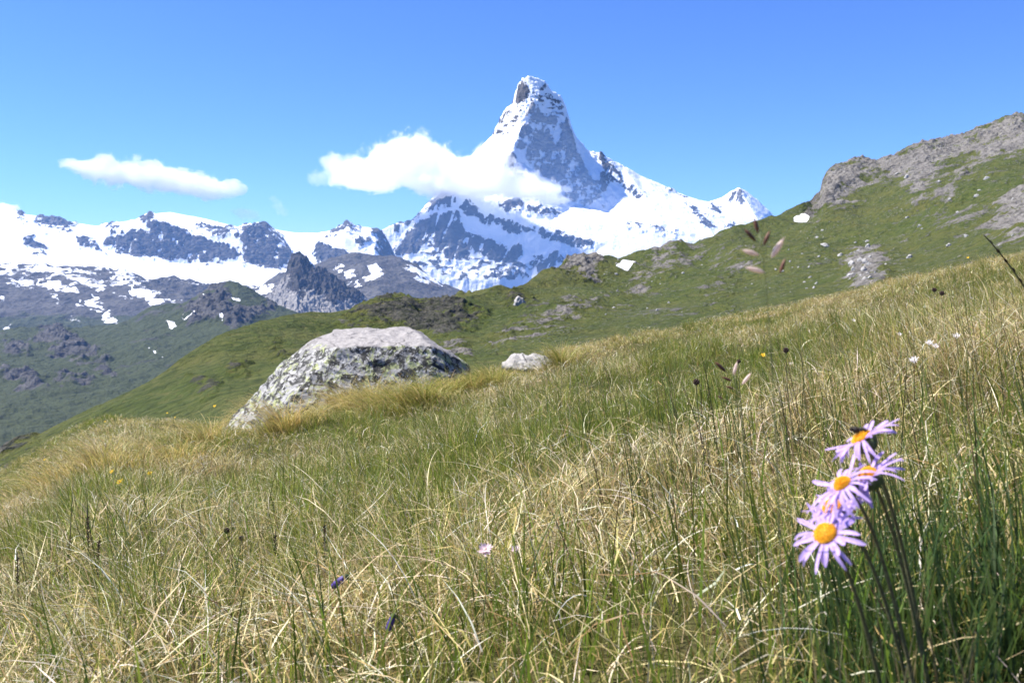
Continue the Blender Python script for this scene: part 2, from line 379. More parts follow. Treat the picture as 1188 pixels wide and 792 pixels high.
# ================================================================== left snowy range
def build_range():
    px = np.linspace(-330, 560, 1150)
    crest = [(-330, 235, 7500), (-150, 228, 7500), (-40, 232, 7450), (0, 239, 7400), (20, 247, 7400), (40, 250, 7400), (60, 252, 7380), (90, 259, 7350), (112, 262, 7300), (130, 259, 7300), (158, 255, 7300), (172, 249, 7300),
             (198, 246, 7300), (225, 251, 7300), (250, 257, 7250), (277, 263, 7200), (288, 261, 7150), (300, 259, 7150), (309, 261, 7150), (322, 267, 7200), (345, 270, 7250), (371, 271, 7250),
             (385, 268, 7200), (397, 262, 7150), (405, 258, 7150), (414, 263, 7150), (428, 264, 7200), (440, 269, 7250), (450, 280, 7300), (460, 298, 7350), (475, 330, 7400), (520, 390, 7450), (560, 440, 7600)]
    top = [(-330, 262, 6900), (0, 262, 6900), (60, 272, 6900), (112, 274, 6900), (158, 259, 6900), (178, 257, 6880), (200, 268, 6850), (240, 275, 6850), (280, 270, 6850), (295, 262, 6900), (310, 264, 6900), (335, 292, 6800), (360, 285, 6850), (400, 276, 6850), (435, 285, 6900), (460, 318, 6950), (520, 400, 7000), (560, 430, 7100)]
    cb = [(-330, 290, 6700), (0, 285, 6700), (60, 292, 6750), (112, 292, 6750), (158, 297, 6750), (220, 307, 6750), (280, 305, 6720), (335, 312, 6700), (360, 306, 6700), (400, 300, 6700), (435, 306, 6700), (460, 335, 6700), (520, 410, 6700), (560, 440, 6700)]
    base = [(-330, 318, 6100), (0, 312, 6100), (100, 318, 6100), (200, 332, 6100), (300, 340, 6100), (400, 335, 6100), (485, 370, 6100), (520, 410, 6100), (560, 450, 6100)]
    deep = [(-330, 400, 5700), (430, 400, 5700), (560, 480, 5700)]
    back = [(-330, 380, 7850), (560, 460, 7850)]
    P = loft([deep, base, cb, top, crest, back], px, [30, 90, 110, 90, 30])
    qx, qy = proj(P)
    a2 = lambda p: A(p, 0, 220, 2.829)
    a3 = lambda p: A(p, 300, 140, 2.829)
    rock = [a2([(105,100),(150,88),(248,108),(242,128),(180,134),(130,118)]), a2([(72,175),(100,162),(142,183),(168,218),(120,208),(82,192)]),
            a2([(448,100),(490,82),(522,110),(560,125),(640,150),(700,170),(790,185),(800,130),(830,118),(872,112),(905,150),(942,190),(958,215),(955,258),(910,265),(860,243),(800,250),(790,225),(740,238),(690,243),(650,255),(630,238),(540,232),(450,222),(390,208),(352,175),(360,153),(420,148),(480,140),(500,125)]),
            a2([(340,118),(380,122),(402,137),(360,137)]), a2([(640,122),(700,120),(760,135),(795,150),(740,150),(680,140)]), a2([(250,158),(300,163),(345,212),(270,188)]),
            a2([(55,85),(75,82),(82,100),(62,102)]),
            a3([(205,382),(280,348),(298,333),(330,350),(290,362),(240,378)]), a3([(305,395),(362,388),(342,418)]), a3([(175,425),(200,398),(262,428),(305,438),(285,475),(188,465)]),
            a3([(430,345),(500,330),(540,320),(500,352),(440,360)]), [(434,264),(446,270),(462,296),(482,345),(452,345),(440,305)]]
    X, Y = P[..., 0], P[..., 1]
    rm = wmask(qx, qy, X, Y, rock, 4.0, 130, 6, 451)
    rm = rm * np.clip(0.98 + 0.7 * fbm(X / 70, Y / 45, 461, 5, 0.62), 0.15, 1)
    VV = Y * 0.5 + P[..., 2]
    zz = (24 * rm) * (ridged(X / 200, VV / 140, 23, 6) * 0.6 + 0.4 * fbm(X / 55, VV / 40, 29, 4)) + 7 * fbm(X / 260, Y / 260, 27, 2)
    crest_t = np.clip((Y - 5800) / 200, 0, 1)
    P[..., 2] += zz * crest_t * 0.8
    P[..., 2] += rm * 14 * ridged(X / 70 + 0.7 * fbm(X / 200, Y / 200, 35, 3), VV / 55, 37, 5)
    sheet('mountain_range', P, M_RANGE, {'snow': np.clip(1.0 - rm, 0, 1)}, 'long snowy mountain range with dark rock walls left of the peak', 'mountain')
build_range()

# ================================================================== rocky slopes under the range
def build_slopes():
    px = np.linspace(-330, 600, 1100)
    crest = [(-330, 300, 4900), (0, 306, 4900), (50, 309, 4900), (88, 308, 4900), (140, 315, 4900), (177, 326, 4850), (212, 326, 4850), (247, 331, 4800), (275, 333, 4800), (300, 335, 4750), (330, 316, 4750), (371, 305, 4800), (395, 298, 4800), (413, 296, 4800), (440, 298, 4800), (463, 301, 4800), (484, 309, 4800), (512, 330, 4800), (600, 360, 4800)]
    mid = [(-330, 345, 4300), (0, 345, 4300), (150, 350, 4300), (250, 358, 4300), (371, 325, 4400), (440, 320, 4400), (600, 380, 4300)]
    low = [(-330, 385, 3700), (0, 388, 3700), (200, 395, 3700), (400, 385, 3700), (600, 410, 3700)]
    deep = [(-330, 450, 3300), (600, 450, 3300)]
    back = [(-330, 400, 5500), (600, 420, 5500)]
    P = loft([deep, low, mid, crest, back], px, [20, 140, 160, 20])
    qx, qy = proj(P)
    a2 = lambda p: A(p, 0, 220, 2.829)
    a3 = lambda p: A(p, 300, 140, 2.829)
    snow = [a2([(85,258),(180,255),(242,275),(220,283),(130,283)]), a2([(110,285),(150,305),(210,318),(260,340),(262,358),(190,335),(130,312)]),
            a2([(285,385),(298,350),(318,368),(335,402),(310,405)]), a2([(340,412),(352,400),(382,438),(372,460),(352,450)]),
            a2([(420,310),(445,330),(500,348),(522,370),(595,376),(500,388),(470,368),(435,350)]), a2([(0,245),(60,250),(75,265),(40,275),(0,262)]),
            a2([(0,335),(14,370),(0,372)]), a2([(25,300),(60,310),(65,325),(30,310)]), a2([(225,420),(255,440),(240,440)]), a2([(15,465),(42,455),(30,470)]), a2([(155,340),(190,365),(205,385),(170,360)]),
            a2([(365,290),(395,285),(440,312),(400,305)]), a2([(310,320),(345,325),(340,335),(310,330)]), a2([(385,350),(430,352),(425,362),(390,360)]), a2([(255,300),(275,295),(285,318),(262,312)]),
            a2([(320,262),(352,265),(350,275),(322,272)]), a2([(255,375),(275,380),(272,395),(258,392)]),
            a3([(245,480),(280,485),(330,520),(300,530),(265,505)]), a3([(360,480),(385,475),(410,500),(400,525),(350,528),(365,500)]), a3([(478,488),(530,490),(600,535),(610,548),(560,540),(500,510)]),
            a3([(270,535),(330,545),(340,560),(300,550)]), a2([(790,315),(860,330),(900,318),(870,350),(830,340)]), a2([(700,322),(740,325),(730,330),(700,330)])]
    X, Y = P[..., 0], P[..., 1]
    sm = wmask(qx, qy, X, Y, snow, 2.4, 90, 6, 471)
    dark = poly_mask(qx, qy, [a2([(400,280),(470,285),(540,300),(620,300),(700,312),(660,340),(600,372),(520,362),(440,325)])], 6)
    X, Y = P[..., 0], P[..., 1]
    g = np.clip((qy - 352) / 25, 0, 1) * np.clip((330 - qx) / 80, 0, 1) * 0.75
    amp = 24 + 26 * dark
    P[..., 2] += amp * (ridged(X / 330, Y / 330, 53, 6) * 0.55 + 0.35 * fbm(X / 60, Y / 60, 59, 4)) * 0.8
    streak = ridged(X / 420 + Y / 330, Y / 800 - X / 800, 71, 5)
    base_snow = np.clip((streak - 0.42) * 0.9, 0, 0.58) * np.clip((360 - qy) / 30, 0, 1) * np.clip((300 - qx) / 60, 0, 1)
    s = np.maximum(sm * 1.05, base_snow) - 0.1
    sheet('rocky_slopes_ground', P, M_SLOPE, {'snow': s, 'green': g}, 'grey rocky slopes streaked with snow patches under the range', 'mountain slope')
    # dark rock tooth in front of the slopes
    px = np.linspace(285, 450, 330)
    crest = [(285, 372, 3600), (305, 352, 3600), (318, 340, 3600), (331, 322, 3600), (335, 308, 3600), (338, 299, 3600), (343, 297, 3600), (348, 296, 3600), (356, 304, 3600), (368, 312, 3600), (378, 318, 3600), (389, 326, 3600), (405, 336, 3600), (420, 345, 3600), (450, 372, 3600)]
    mid = [(285, 385, 3480), (318, 362, 3480), (345, 335, 3500), (390, 350, 3480), (450, 390, 3480)]
    low = [(285, 410, 3330), (345, 372, 3330), (450, 410, 3330)]
    back = [(285, 420, 3900), (450, 420, 3900)]
    P = loft([low, mid, crest, back], px, [80, 120, 30])
    X, Y = P[..., 0], P[..., 1]; qx, qy = proj(P)
    P[..., 2] += 13 * (ridged(X / 70, Y / 70, 83, 5) * 0.6 + 0.4 * fbm(X / 22, Y / 22, 87, 4))
    P[..., 2] += 8 * ridged(X / 26 + 0.6 * fbm(X / 60, Y / 60, 88, 3), Y / 40, 89, 4)
    sm = poly_mask(qx, qy, [a3([(170,465),(195,480),(190,490),(165,478)])], 1.5)
    M_TOOTH = mountain_material('dark_rock_tooth', (0.055, 0.053, 0.055), (0.11, 0.10, 0.095), 60, (0.36, 0.34, 0.32))
    scr = np.maximum(wmask(qx, qy, X, Y, [[(285,420),(285,360),(318,328),(330,324),(338,345),(362,342),(388,356),(405,352),(430,352),(430,420)]], 5, 40, 8, 521), 0)
    sheet('rocky_mountain', P, M_TOOTH, {'snow': sm - 0.25, 'green': scr}, 'small pointed dark rock peak in front of the snowy range', 'mountain')
build_slopes()

# ================================================================== grassy knolls and valley at far left
def build_valley():
    a2 = lambda p: A(p, 0, 220, 2.829)
    px = np.linspace(-330, 520, 900)
    crest = [(-330, 382, 2700), (0, 385, 2700), (60, 382, 2700), (110, 380, 2700), (152, 374, 2650), (165, 364, 2650), (177, 357, 2650), (195, 354, 2650), (212, 351, 2650), (230, 342, 2650), (247, 334, 2650), (262, 329, 2650), (276, 327, 2650), (293, 337, 2650), (318, 353, 2650), (345, 362, 2650), (520, 372, 2700)]
    mid = [(-330, 410, 2300), (0, 405, 2300), (110, 402, 2300), (165, 388, 2320), (212, 382, 2330), (262, 365, 2340), (300, 370, 2330), (520, 395, 2300)]
    low = [(-330, 455, 1800), (0, 450, 1800), (200, 430, 1900), (520, 430, 1900)]
    flo = [(-330, 500, 1350), (0, 500, 1350), (520, 500, 1350)]
    near = [(-330, 640, 800), (520, 640, 800)]
    back = [(-330, 430, 3200), (520, 430, 3200)]
    P = loft([near, flo, low, mid, crest, back], px, [30, 90, 120, 110, 20], True)
    X, Y = P[..., 0], P[..., 1]; qx, qy = proj(P)
    polyr = [a2([(590,395),(640,385),(700,350),(740,345),(720,385),(780,400),(850,400),(900,390),(850,420),(760,455),(700,440),(640,440)]),
             a2([(120,480),(200,450),(240,480),(200,509),(140,500)]),
             A([(170,70),(230,50),(310,80),(390,150),(480,200),(520,260),(430,190),(340,190),(270,150),(200,120)], 0, 370, 3.96),
             A([(0,240),(60,250),(160,290),(220,330),(120,310),(20,280)], 0, 370, 3.96), A([(250,285),(380,270),(420,290),(300,305)], 0, 370, 3.96),
             A([(20,110),(120,140),(150,160),(40,150)], 0, 370, 3.96)]
    rm = wmask(qx, qy, X, Y, polyr, 5, 90, 9, 481)
    snow = [a2([(605,428),(640,420),(640,440),(605,448)]), a2([(545,432),(565,445),(578,462),(550,455)]), a2([(755,358),(785,360),(780,370),(758,368)]), a2([(640,375),(675,362),(660,378)]), a2([(700,435),(730,432),(735,440)]),
            A([(690,150),(718,158),(700,168)], 0, 370, 3.96), A([(130,228),(150,235),(145,243)], 0, 370, 3.96), A([(525,193),(535,195),(530,205)], 0, 370, 3.96), A([(740,170),(755,172),(748,180)], 0, 370, 3.96), A([(60,150),(75,155),(65,160)], 0, 370, 3.96)]
    sm = wmask(qx, qy, X, Y, snow, 1.8, 50, 4, 491)
    P[..., 2] += 9 * fbm(X / 160, Y / 160, 91, 6, 0.55) + (3 + rm * 12) * ridged(X / 60, Y / 60, 97, 5)
    g = 0.74 - 0.62 * rm + 0.22 * fbm(X / 120, Y / 120, 493, 4)
    g = g - 0.14 * np.clip((372 - qy) / 20, 0, 1)
    sheet('valley_ground', P, M_KNOLL, {'snow': sm * 1.1 - 0.15, 'green': g}, 'green valley floor and grassy knolls with small snow patches', 'valley')
build_valley()

# one sheet of ground reaching to the foot of the far mountains
def build_ground_sheet():
    xs = np.linspace(-8500, 8500, 60); ys = np.linspace(-1400, 7950, 60)
    GX, GY = np.meshgrid(xs, ys)
    d = np.hypot(GX, np.maximum(GY, 0) - 0)
    Z = -60 - 390 * np.clip(d / 2500, 0, 1) + 12 * fbm(GX / 900, GY / 900, 5, 3)
    P = np.stack([GX, GY, Z], -1)
    sheet('valley_terrain', P, M_KNOLL, {'snow': np.full(GX.shape, -0.5), 'green': np.full(GX.shape, 0.9)}, 'dark green valley terrain far below the meadow', 'terrain')
build_ground_sheet()

# ================================================================== the hillside behind the meadow
HILL_PX0, HILL_PX1 = -420, 1650
a4 = lambda p: A(p, 820, 120, 2.829)
def build_hill():
    px = np.linspace(HILL_PX0, HILL_PX1, 1500)
    crest = [(-420, 760, 100), (-200, 640, 105), (0, 529, 120), (50, 502, 125), (100, 475, 130), (150, 449, 140), (200, 421, 150), (235, 401, 160), (262, 387, 170), (300, 372, 185), (340, 365, 200), (385, 362, 215), (410, 357, 220),
             (430, 346, 225), (455, 341, 230), (480, 338, 235), (540, 336, 250), (580, 333, 270), (600, 328, 290), (620, 321, 310), (640, 314, 330), (660, 305, 350), (675, 301, 360), (692, 299, 370), (735, 296, 400), (765, 296, 410), (778, 289, 410), (790, 285, 410), (805, 285, 415), (830, 273, 425), (860, 262, 440), (900, 250, 470), (930, 242, 490),
             (942, 236, 520), (951, 224, 535), (954, 212, 540), (958, 203, 545), (966, 197, 548), (980, 193, 550), (1000, 187, 555), (1020, 186, 555), (1040, 180, 560), (1052, 173, 565), (1070, 167, 570), (1090, 163, 575), (1115, 160, 580), (1130, 153, 590), (1150, 145, 595), (1172, 140, 600), (1188, 138, 600), (1300, 112, 640), (1450, 100, 660), (1650, 110, 680)]
    # terrace under the crags
    ter = [(-420, 800, 80), (0, 560, 95), (150, 490, 105), (262, 440, 120), (340, 405, 150), (400, 392, 170), (440, 385, 185), (520, 378, 200), (560, 370, 215), (640, 345, 260), (700, 335, 290), (735, 330, 310), (800, 312, 330), (860, 300, 340), (930, 268, 400), (960, 262, 410), (1000, 256, 410), (1060, 240, 400), (1120, 222, 390), (1188, 200, 380), (1300, 170, 370), (1650, 130, 360)]
    mid = [(-420, 860, 60), (0, 600, 70), (262, 480, 85), (400, 425, 110), (520, 410, 130), (640, 385, 160), (735, 368, 190), (860, 345, 210), (930, 325, 230), (1060, 300, 220), (1188, 255, 210), (1300, 225, 200), (1650, 180, 190)]
    low = [(-420, 950, 42), (0, 640, 45), (262, 530, 48), (400, 480, 52), (520, 455, 55), (640, 430, 60), (860, 400, 65), (1060, 350, 70), (1188, 320, 70), (1300, 290, 70), (1650, 230, 65)]
    n0 = [(-420, 1100, 18), (0, 760, 18), (600, 600, 18), (1188, 420, 18), (1650, 330, 18)]
    back = [(-420, 860, 260), (0, 640, 260), (400, 420, 420), (700, 350, 620), (940, 300, 800), (1188, 215, 900), (1650, 180, 950)]
    P = loft([n0, low, mid, ter, crest, back], px, [20, 90, 160, 240, 40], True)
    X, Y = P[..., 0], P[..., 1]; qx, qy = proj(P)
    a1 = lambda p: A(p, 480, 70, 2.829)
    a5 = lambda p: A(p, 200, 340, 2.376)
    crag = [a5([(480,75),(520,30),(580,10),(640,0),(700,15),(800,20),(830,30),(800,60),(740,85),(690,105),(640,95),(560,90)]),
            a5([(920,25),(945,5),(985,10),(990,30),(940,35)]), a5([(40,250),(80,245),(120,270),(60,280)]), a5([(280,150),(320,170),(300,190),(270,180)]), a5([(160,195),(210,200),(200,225),(150,220)]), a5([(700,85),(780,60),(880,40),(870,60),(760,110),(720,120)]),
            a1([(470,700),(520,665),(610,655),(625,690),(570,715)]), a4([(378,288),(400,235),(460,203),(545,205),(480,255),(425,300),(385,330),(318,348)]),
            a4([(640,165),(700,140),(790,118),(860,100),(960,75),(1041,52),(1041,100),(960,110),(850,125),(760,155),(690,165)]),
            a4([(545,205),(640,175),(640,190),(560,225)]), a4([(820,225),(855,230),(850,248),(825,245)]), A([(0,530),(25,515),(45,509),(45,514),(20,528),(0,540)], 0, 0, 1),
            A([(215,442),(235,445),(250,450),(235,455),(218,450)], 0, 0, 1)]
    scree = [a1([(680,760),(760,690),(820,630),(850,608),(925,612),(900,640),(820,690),(760,735),(720,764)]), a4([(600,215),(700,155),(860,115),(1041,85),(1041,150),(920,160),(830,190),(780,235),(700,285),(650,292),(670,215)]),
             a4([(625,395),(680,350),(760,290),(830,245),(890,235),(790,310),(700,370),(650,402)]), a4([(870,415),(960,320),(1041,262),(1100,230),(1100,430),(1041,440),(960,455),(900,435)]), a4([(435,490),(500,445),(560,490),(605,520),(560,600),(490,625),(450,540)]),
             a4([(860,170),(950,170),(940,200),(860,215)]), a4([(600,195),(640,255),(620,262),(590,220)]), a4([(730,380),(790,375),(760,392)]), a4([(330,350),(420,300),(480,250),(520,260),(450,320),(380,365)]), a4([(720,415),(850,365),(940,310),(880,375),(760,420)]),
             a4([(90,500),(160,480),(140,520),(60,540)]), a4([(0,600),(60,570),(90,575),(20,610)]), a4([(30,680),(90,680),(60,700)]),
             a5([(880,120),(960,80),(1100,30),(1188,10),(1188,40),(1050,100),(900,140)]), a5([(760,150),(820,130),(830,160),(780,170)])]
    scree.append([(930,252),(938,238),(955,204),(1000,186),(1090,162),(1188,136),(1320,105),(1320,175),(1188,178),(1120,182),(1085,198),(1062,230),(1050,216),(1038,206),(1012,206),(988,226),(962,247)])
    cm = wmask(qx, qy, X, Y, crag, 6, 14, 9, 501); sm = wmask(qx, qy, X, Y, scree, 12, 18, 16, 511)
    dk = poly_mask(qx, qy, [[(395,335),(560,328),(625,320),(625,365),(560,392),(400,396)], [(0,500),(260,380),(400,380),(400,520),(0,580)]], 10)  # crag and spur zones whose rock takes the painted moss and shade tone
    snow = poly_mask(qx, qy, [a1([(660,672),(690,660),(745,655),(742,668),(690,684),(665,684)]), a4([(285,368),(310,364),(337,368),(332,380),(288,381)])], 1.2)
    base = 0.40 * np.clip(fbm(X / 60, Y / 60, 101, 4) + 0.1, 0, 1) * np.clip((qx - 560) / 200, 0, 1)
    cm = cm * (1 - 0.22 * dk)
    rk = np.maximum(np.maximum(cm, sm * 0.84), base)
    sc = np.clip(Y / 250, 0.15, 2.0)
    P[..., 2] += sc * (1.6 * fbm(X / 35, Y / 35, 103, 5))
    P[..., 2] += cm * np.minimum(sc, 1.3) * (2.3 + 0.6 * dk) * (ridged(X / 13, Y / 13, 107, 5) * 0.6 + 0.2) + sm * 0.9 * ridged(X / 8, Y / 8, 109, 4) + np.clip((Y - 200) / 150, 0, 1) * 4.0 * (ridged(X / 75 + Y / 260, Y / 210, 113, 3) - 1.2) * np.clip((520 - Y) / 120, 0, 1)
    return sheet('hill', P, M_HILL, {'rock': rk, 'snow': snow, 'dark': dk, 'stony': np.clip((qx - 520) / 120, 0.06, 1)}, 'green grassy hillside with grey crags and scree behind the meadow', 'hill'), P
HILL, HILL_P = build_hill()

# ================================================================== THE MEADOW
def G(x, y):
    x = np.asarray(x, float); y = np.asarray(y, float)
    r = np.hypot(x, y)
    z = -0.34 + 0.22 * x - 0.098 * y
    yy = np.maximum(y - 12.5, 0)
    z = z - np.where(yy < 30, 0.014 * yy ** 2, 0.014 * 900 + 0.84 * (yy - 30))
    u = x / np.maximum(y, 0.5)
    z = z + 0.036 * np.clip(y, 0, 14) * np.exp(-((u + 0.47) / 0.09) ** 2)
    k = np.clip((r - 0.5) / 1.0, 0, 1)
    z = z + k * (0.06 * fbm(x / 0.55, y / 0.55, 201, 3) + np.clip(r / 6, 0, 1) * 0.13 * fbm(x / 2.6, y / 2.6, 207, 3))
    return z

def hit(px, py, dmax=20):
    """first point of the meadow along a sight line"""
    d = np.linspace(0.4, dmax, 4000)
    p = W(np.full_like(d, px), np.full_like(d, py), 1.0) * d[:, None]
    below = p[:, 2] < G(p[:, 0], p[:, 1])
    i = int(np.argmax(below)) if below.any() else len(d) - 1
    return p[i]

def straw_field(x, y):
    """0 green .. 1 dry"""
    f = 0.49 + 0.75 * fbm(x / 1.7, y / 1.7, 301, 4) + 0.30 * fbm(x / 0.35, y / 0.35, 305, 2)
    u = x / np.maximum(y, 0.3)
    f = f + 0.30 * np.exp(-((y - 7.6) / 1.2) ** 2 - ((u + 0.2) / 0.16) ** 2)            # golden tussocks below the boulder
    f = f + 0.26 * np.clip((y - 8) / 4, 0, 1) * np.clip((u - 0.2) / 0.1, 0, 1)           # dry crest on the right
    f = f - 0.18 * np.exp(-((y - 5) / 2.0) ** 2 - ((u + 0.1) / 0.25) ** 2)
    f = f + 0.10 * np.exp(-((y - 1.6) / 0.8) ** 2 - ((u - 0.1) / 0.22) ** 2)
    f = f - 0.26 * np.exp(-((y - 1.3) / 0.8) ** 2 - ((u + 0.40) / 0.28) ** 2)
    return np.clip(f, 0, 1)

def meadow_material():
    m, nt = mat_new('meadow_soil'); t = NT(nt)
    pos = t.n('ShaderNodeNewGeometry').outputs['Position']
    n1 = t.noise(pos, 2.2, 6, 0.6); n2 = t.noise(pos, 38, 5, 0.7)
    dry = t.attr('dry').outputs['Fac']
    c = t.mix(dry, (0.060, 0.078, 0.018), (0.13, 0.105, 0.045))
    c = t.mix(t.ramp(n2, [(0.35, 0.0), (0.7, 0.85)]), c, (0.03, 0.022, 0.013))
    c = t.mix(t.ramp(n1, [(0.4, 0.0), (0.7, 0.4)]), c, (0.10, 0.09, 0.03))
    t.out(t.principled(c, 0.95, t.bump(n2, 0.8, 0.02), 0.1)); return m
def build_meadow():
    na, nr = 640, 300
    ang = np.linspace(0, 2 * np.pi, na, endpoint=False)
    r = np.geomspace(0.05, 62, nr)
    R, AN = np.meshgrid(r, ang, indexing='ij')
    X = R * np.cos(AN); Y = R * np.sin(AN)
    P = np.stack([X, Y, G(X, Y)], -1)
    f = grid_faces(nr, na, True)[:, ::-1]
    v = P.reshape(-1, 3)
    me = np_mesh('meadow_ground', v, f)
    set_attr(me, 'dry', straw_field(v[:, 0], v[:, 1]))
    o = add_obj('meadow_ground', me, meadow_material())
    tag(o, 'sloping alpine meadow ground under the grass', 'ground', None, 'structure')
build_meadow()

# ------------------------------------------------------------------ grass
def blade_material(name, rough, transl, spec=0.35):
    m, nt = mat_new(name); t = NT(nt)
    c = t.attr('tint').outputs['Color']
    pos = t.n('ShaderNodeNewGeometry').outputs['Position']
    nz = t.noise(pos, 60, 2)
    hsv = t.n('ShaderNodeHueSaturation'); t.lk(c, hsv.inputs['Color'])
    t.lk(t.ramp(nz, [(0.3, 0.75), (0.7, 1.25)]), hsv.inputs['Value'])
    col = hsv.outputs[0]
    sh = t.principled(col, rough, None, spec)
    tr = t.n('ShaderNodeBsdfTranslucent'); t.lk(col, tr.inputs[0])
    mx = t.n('ShaderNodeMixShader'); mx.inputs[0].default_value = transl
    t.lk(sh, mx.inputs[1]); t.lk(tr.outputs[0], mx.inputs[2])
    t.out(mx.outputs[0]); return m
M_GREEN = blade_material('green_blades', 0.45, 0.5)
M_STRAW = blade_material('dry_blades', 0.5, 0.34)
M_RUSH = blade_material('rush_stems', 0.5, 0.1)

def blades(base, phi, t0, t1, length, width, tint, tip=None, segs=4, power=1.4, face=None, bendphi=None):
    N = len(base)
    if N == 0: return None
    K = segs + 1
    s = np.linspace(0, 1, K)
    V = np.empty((N, K, 2, 3), np.float32); C = np.empty((N, K, 2, 3), np.float32)
    p = base.copy()
    if face is None: face = phi + np.pi / 2 + RNG.normal(0, 0.7, N)
    wv = np.stack([np.cos(face), np.sin(face), RNG.normal(0, 0.2, N)], -1)
    bp = np.zeros(N) if bendphi is None else bendphi
    for k in range(K):
        w = width * np.clip(1.0 - s[k] ** 2.2, 0.06, 1) * (0.75 if k == 0 else 1.0) * 0.5
        V[:, k, 0] = p - wv * w[:, None]; V[:, k, 1] = p + wv * w[:, None]
        cc = tint if tip is None else tint * (1 - s[k] ** 2) + tip * s[k] ** 2
        C[:, k, 0] = cc; C[:, k, 1] = cc
        if k < K - 1:
            sm = (s[k] + s[k + 1]) / 2
            th = t0 + (t1 - t0) * sm ** power
            ph = phi + bp * sm
            st = length / segs
            p = p + np.stack([np.sin(th) * np.cos(ph) * st, np.sin(th) * np.sin(ph) * st, np.cos(th) * st], -1)
    idx = np.arange(N * K * 2).reshape(N, K, 2)
    Fc = np.stack([idx[:, :-1, 0], idx[:, :-1, 1], idx[:, 1:, 1], idx[:, 1:, 0]], -1).reshape(-1, 4)
    return V.reshape(-1, 3), Fc, C.reshape(-1, 3)
class Bag:
    def __init__(self): self.v = []; self.f = []; self.c = []; self.n = 0
    def add(self, r):
        if r is None: return
        v, f, c = r; self.v.append(v); self.f.append(f + self.n); self.c.append(c); self.n += len(v)
    def build(self, name, mat, label, cat):
        me = np_mesh(name, np.concatenate(self.v), np.concatenate(self.f))
        set_color(me, 'tint', np.concatenate(self.c))
        o = add_obj(name, me, mat); tag(o, label, cat, None, 'stuff'); return o

DMAX = 17.0
def sample(n, dens_p=1.0, dmin=0.55, dmax=DMAX, umax=0.78, near=1.4):
    """points with surface density ~ const below `near`, ~ d^-dens_p beyond"""
    d = np.linspace(dmin, dmax, 3000)
    pdf = d * np.where(d < near, 1.0, (near / d) ** dens_p)
    cdf = np.cumsum(pdf); cdf /= cdf[-1]
    D = np.interp(RNG.random(n), cdf, d)
    u = RNG.uniform(-umax, umax, n)
    x = D * u
    return x, D
BOULDER_C = (-1.62, 8.75)
def clear(x, y):
    """keep the lens and the boulder free"""
    ok = ~((y < 0.60) & (x < 0.22))
    ok &= ~((y < 0.56))
    e = ((x - BOULDER_C[0]) / 1.12) ** 2 + ((y - BOULDER_C[1] - 0.15) / 0.62) ** 2
    return ok & (e > 1)
def varcol(cols, n, jit=0.24):
    cols = np.array(cols, float); c = cols[RNG.integers(0, len(cols), n)]
    return np.clip(c * (1 + RNG.normal(0, jit, (n, 1))) * (1 + RNG.normal(0, 0.05, (n, 3))), 0.01, 0.9)
GREENS = [(0.14, 0.20, 0.024), (0.18, 0.24, 0.034), (0.095, 0.155, 0.02), (0.245, 0.27, 0.045), (0.30, 0.30, 0.07)]
STRAWS = [(0.56, 0.44, 0.18), (0.68, 0.56, 0.30), (0.40, 0.29, 0.11), (0.76, 0.66, 0.43), (0.50, 0.43, 0.16), (0.24, 0.16, 0.06)]
GOLD = [(0.52, 0.38, 0.12), (0.62, 0.49, 0.20), (0.44, 0.36, 0.11)]
PALE = [(0.74, 0.66, 0.50), (0.80, 0.75, 0.64), (0.66, 0.55, 0.37)]
WIND = math.pi * 0.95   # tips lean to the left

def lean(n, spread): return WIND + RNG.normal(0, spread, n)
def wscale(d): return 1 + d / 8.0
def hscale(d, x=None):
    h = np.clip(1.05 - 0.035 * d, 0.55, 1.0)
    return h if x is None else h * np.clip(0.95 + 0.55 * fbm(x / 0.8, d / 0.8, 331, 3), 0.55, 1.6)
green = Bag(); straw = Bag(); rush = Bag()
def batch(n, mode, **kw):
    x, y = sample(n, **kw)
    m = clear(x, y); x, y = x[m], y[m]
    f = straw_field(x, y); r = RNG.random(len(x))
    if mode == 'thatch': m = r < 0.15 + 0.85 * f
    elif mode == 'green': m = r < np.clip(1.2 - 1.0 * f, 0.2, 1)
    elif mode == 'curl': m = r < 0.2 + 0.8 * f
    else: m = r < 1
    x, y = x[m], y[m]
    return x, y, np.stack([x, y, G(x, y) - 0.004], -1), f[m]

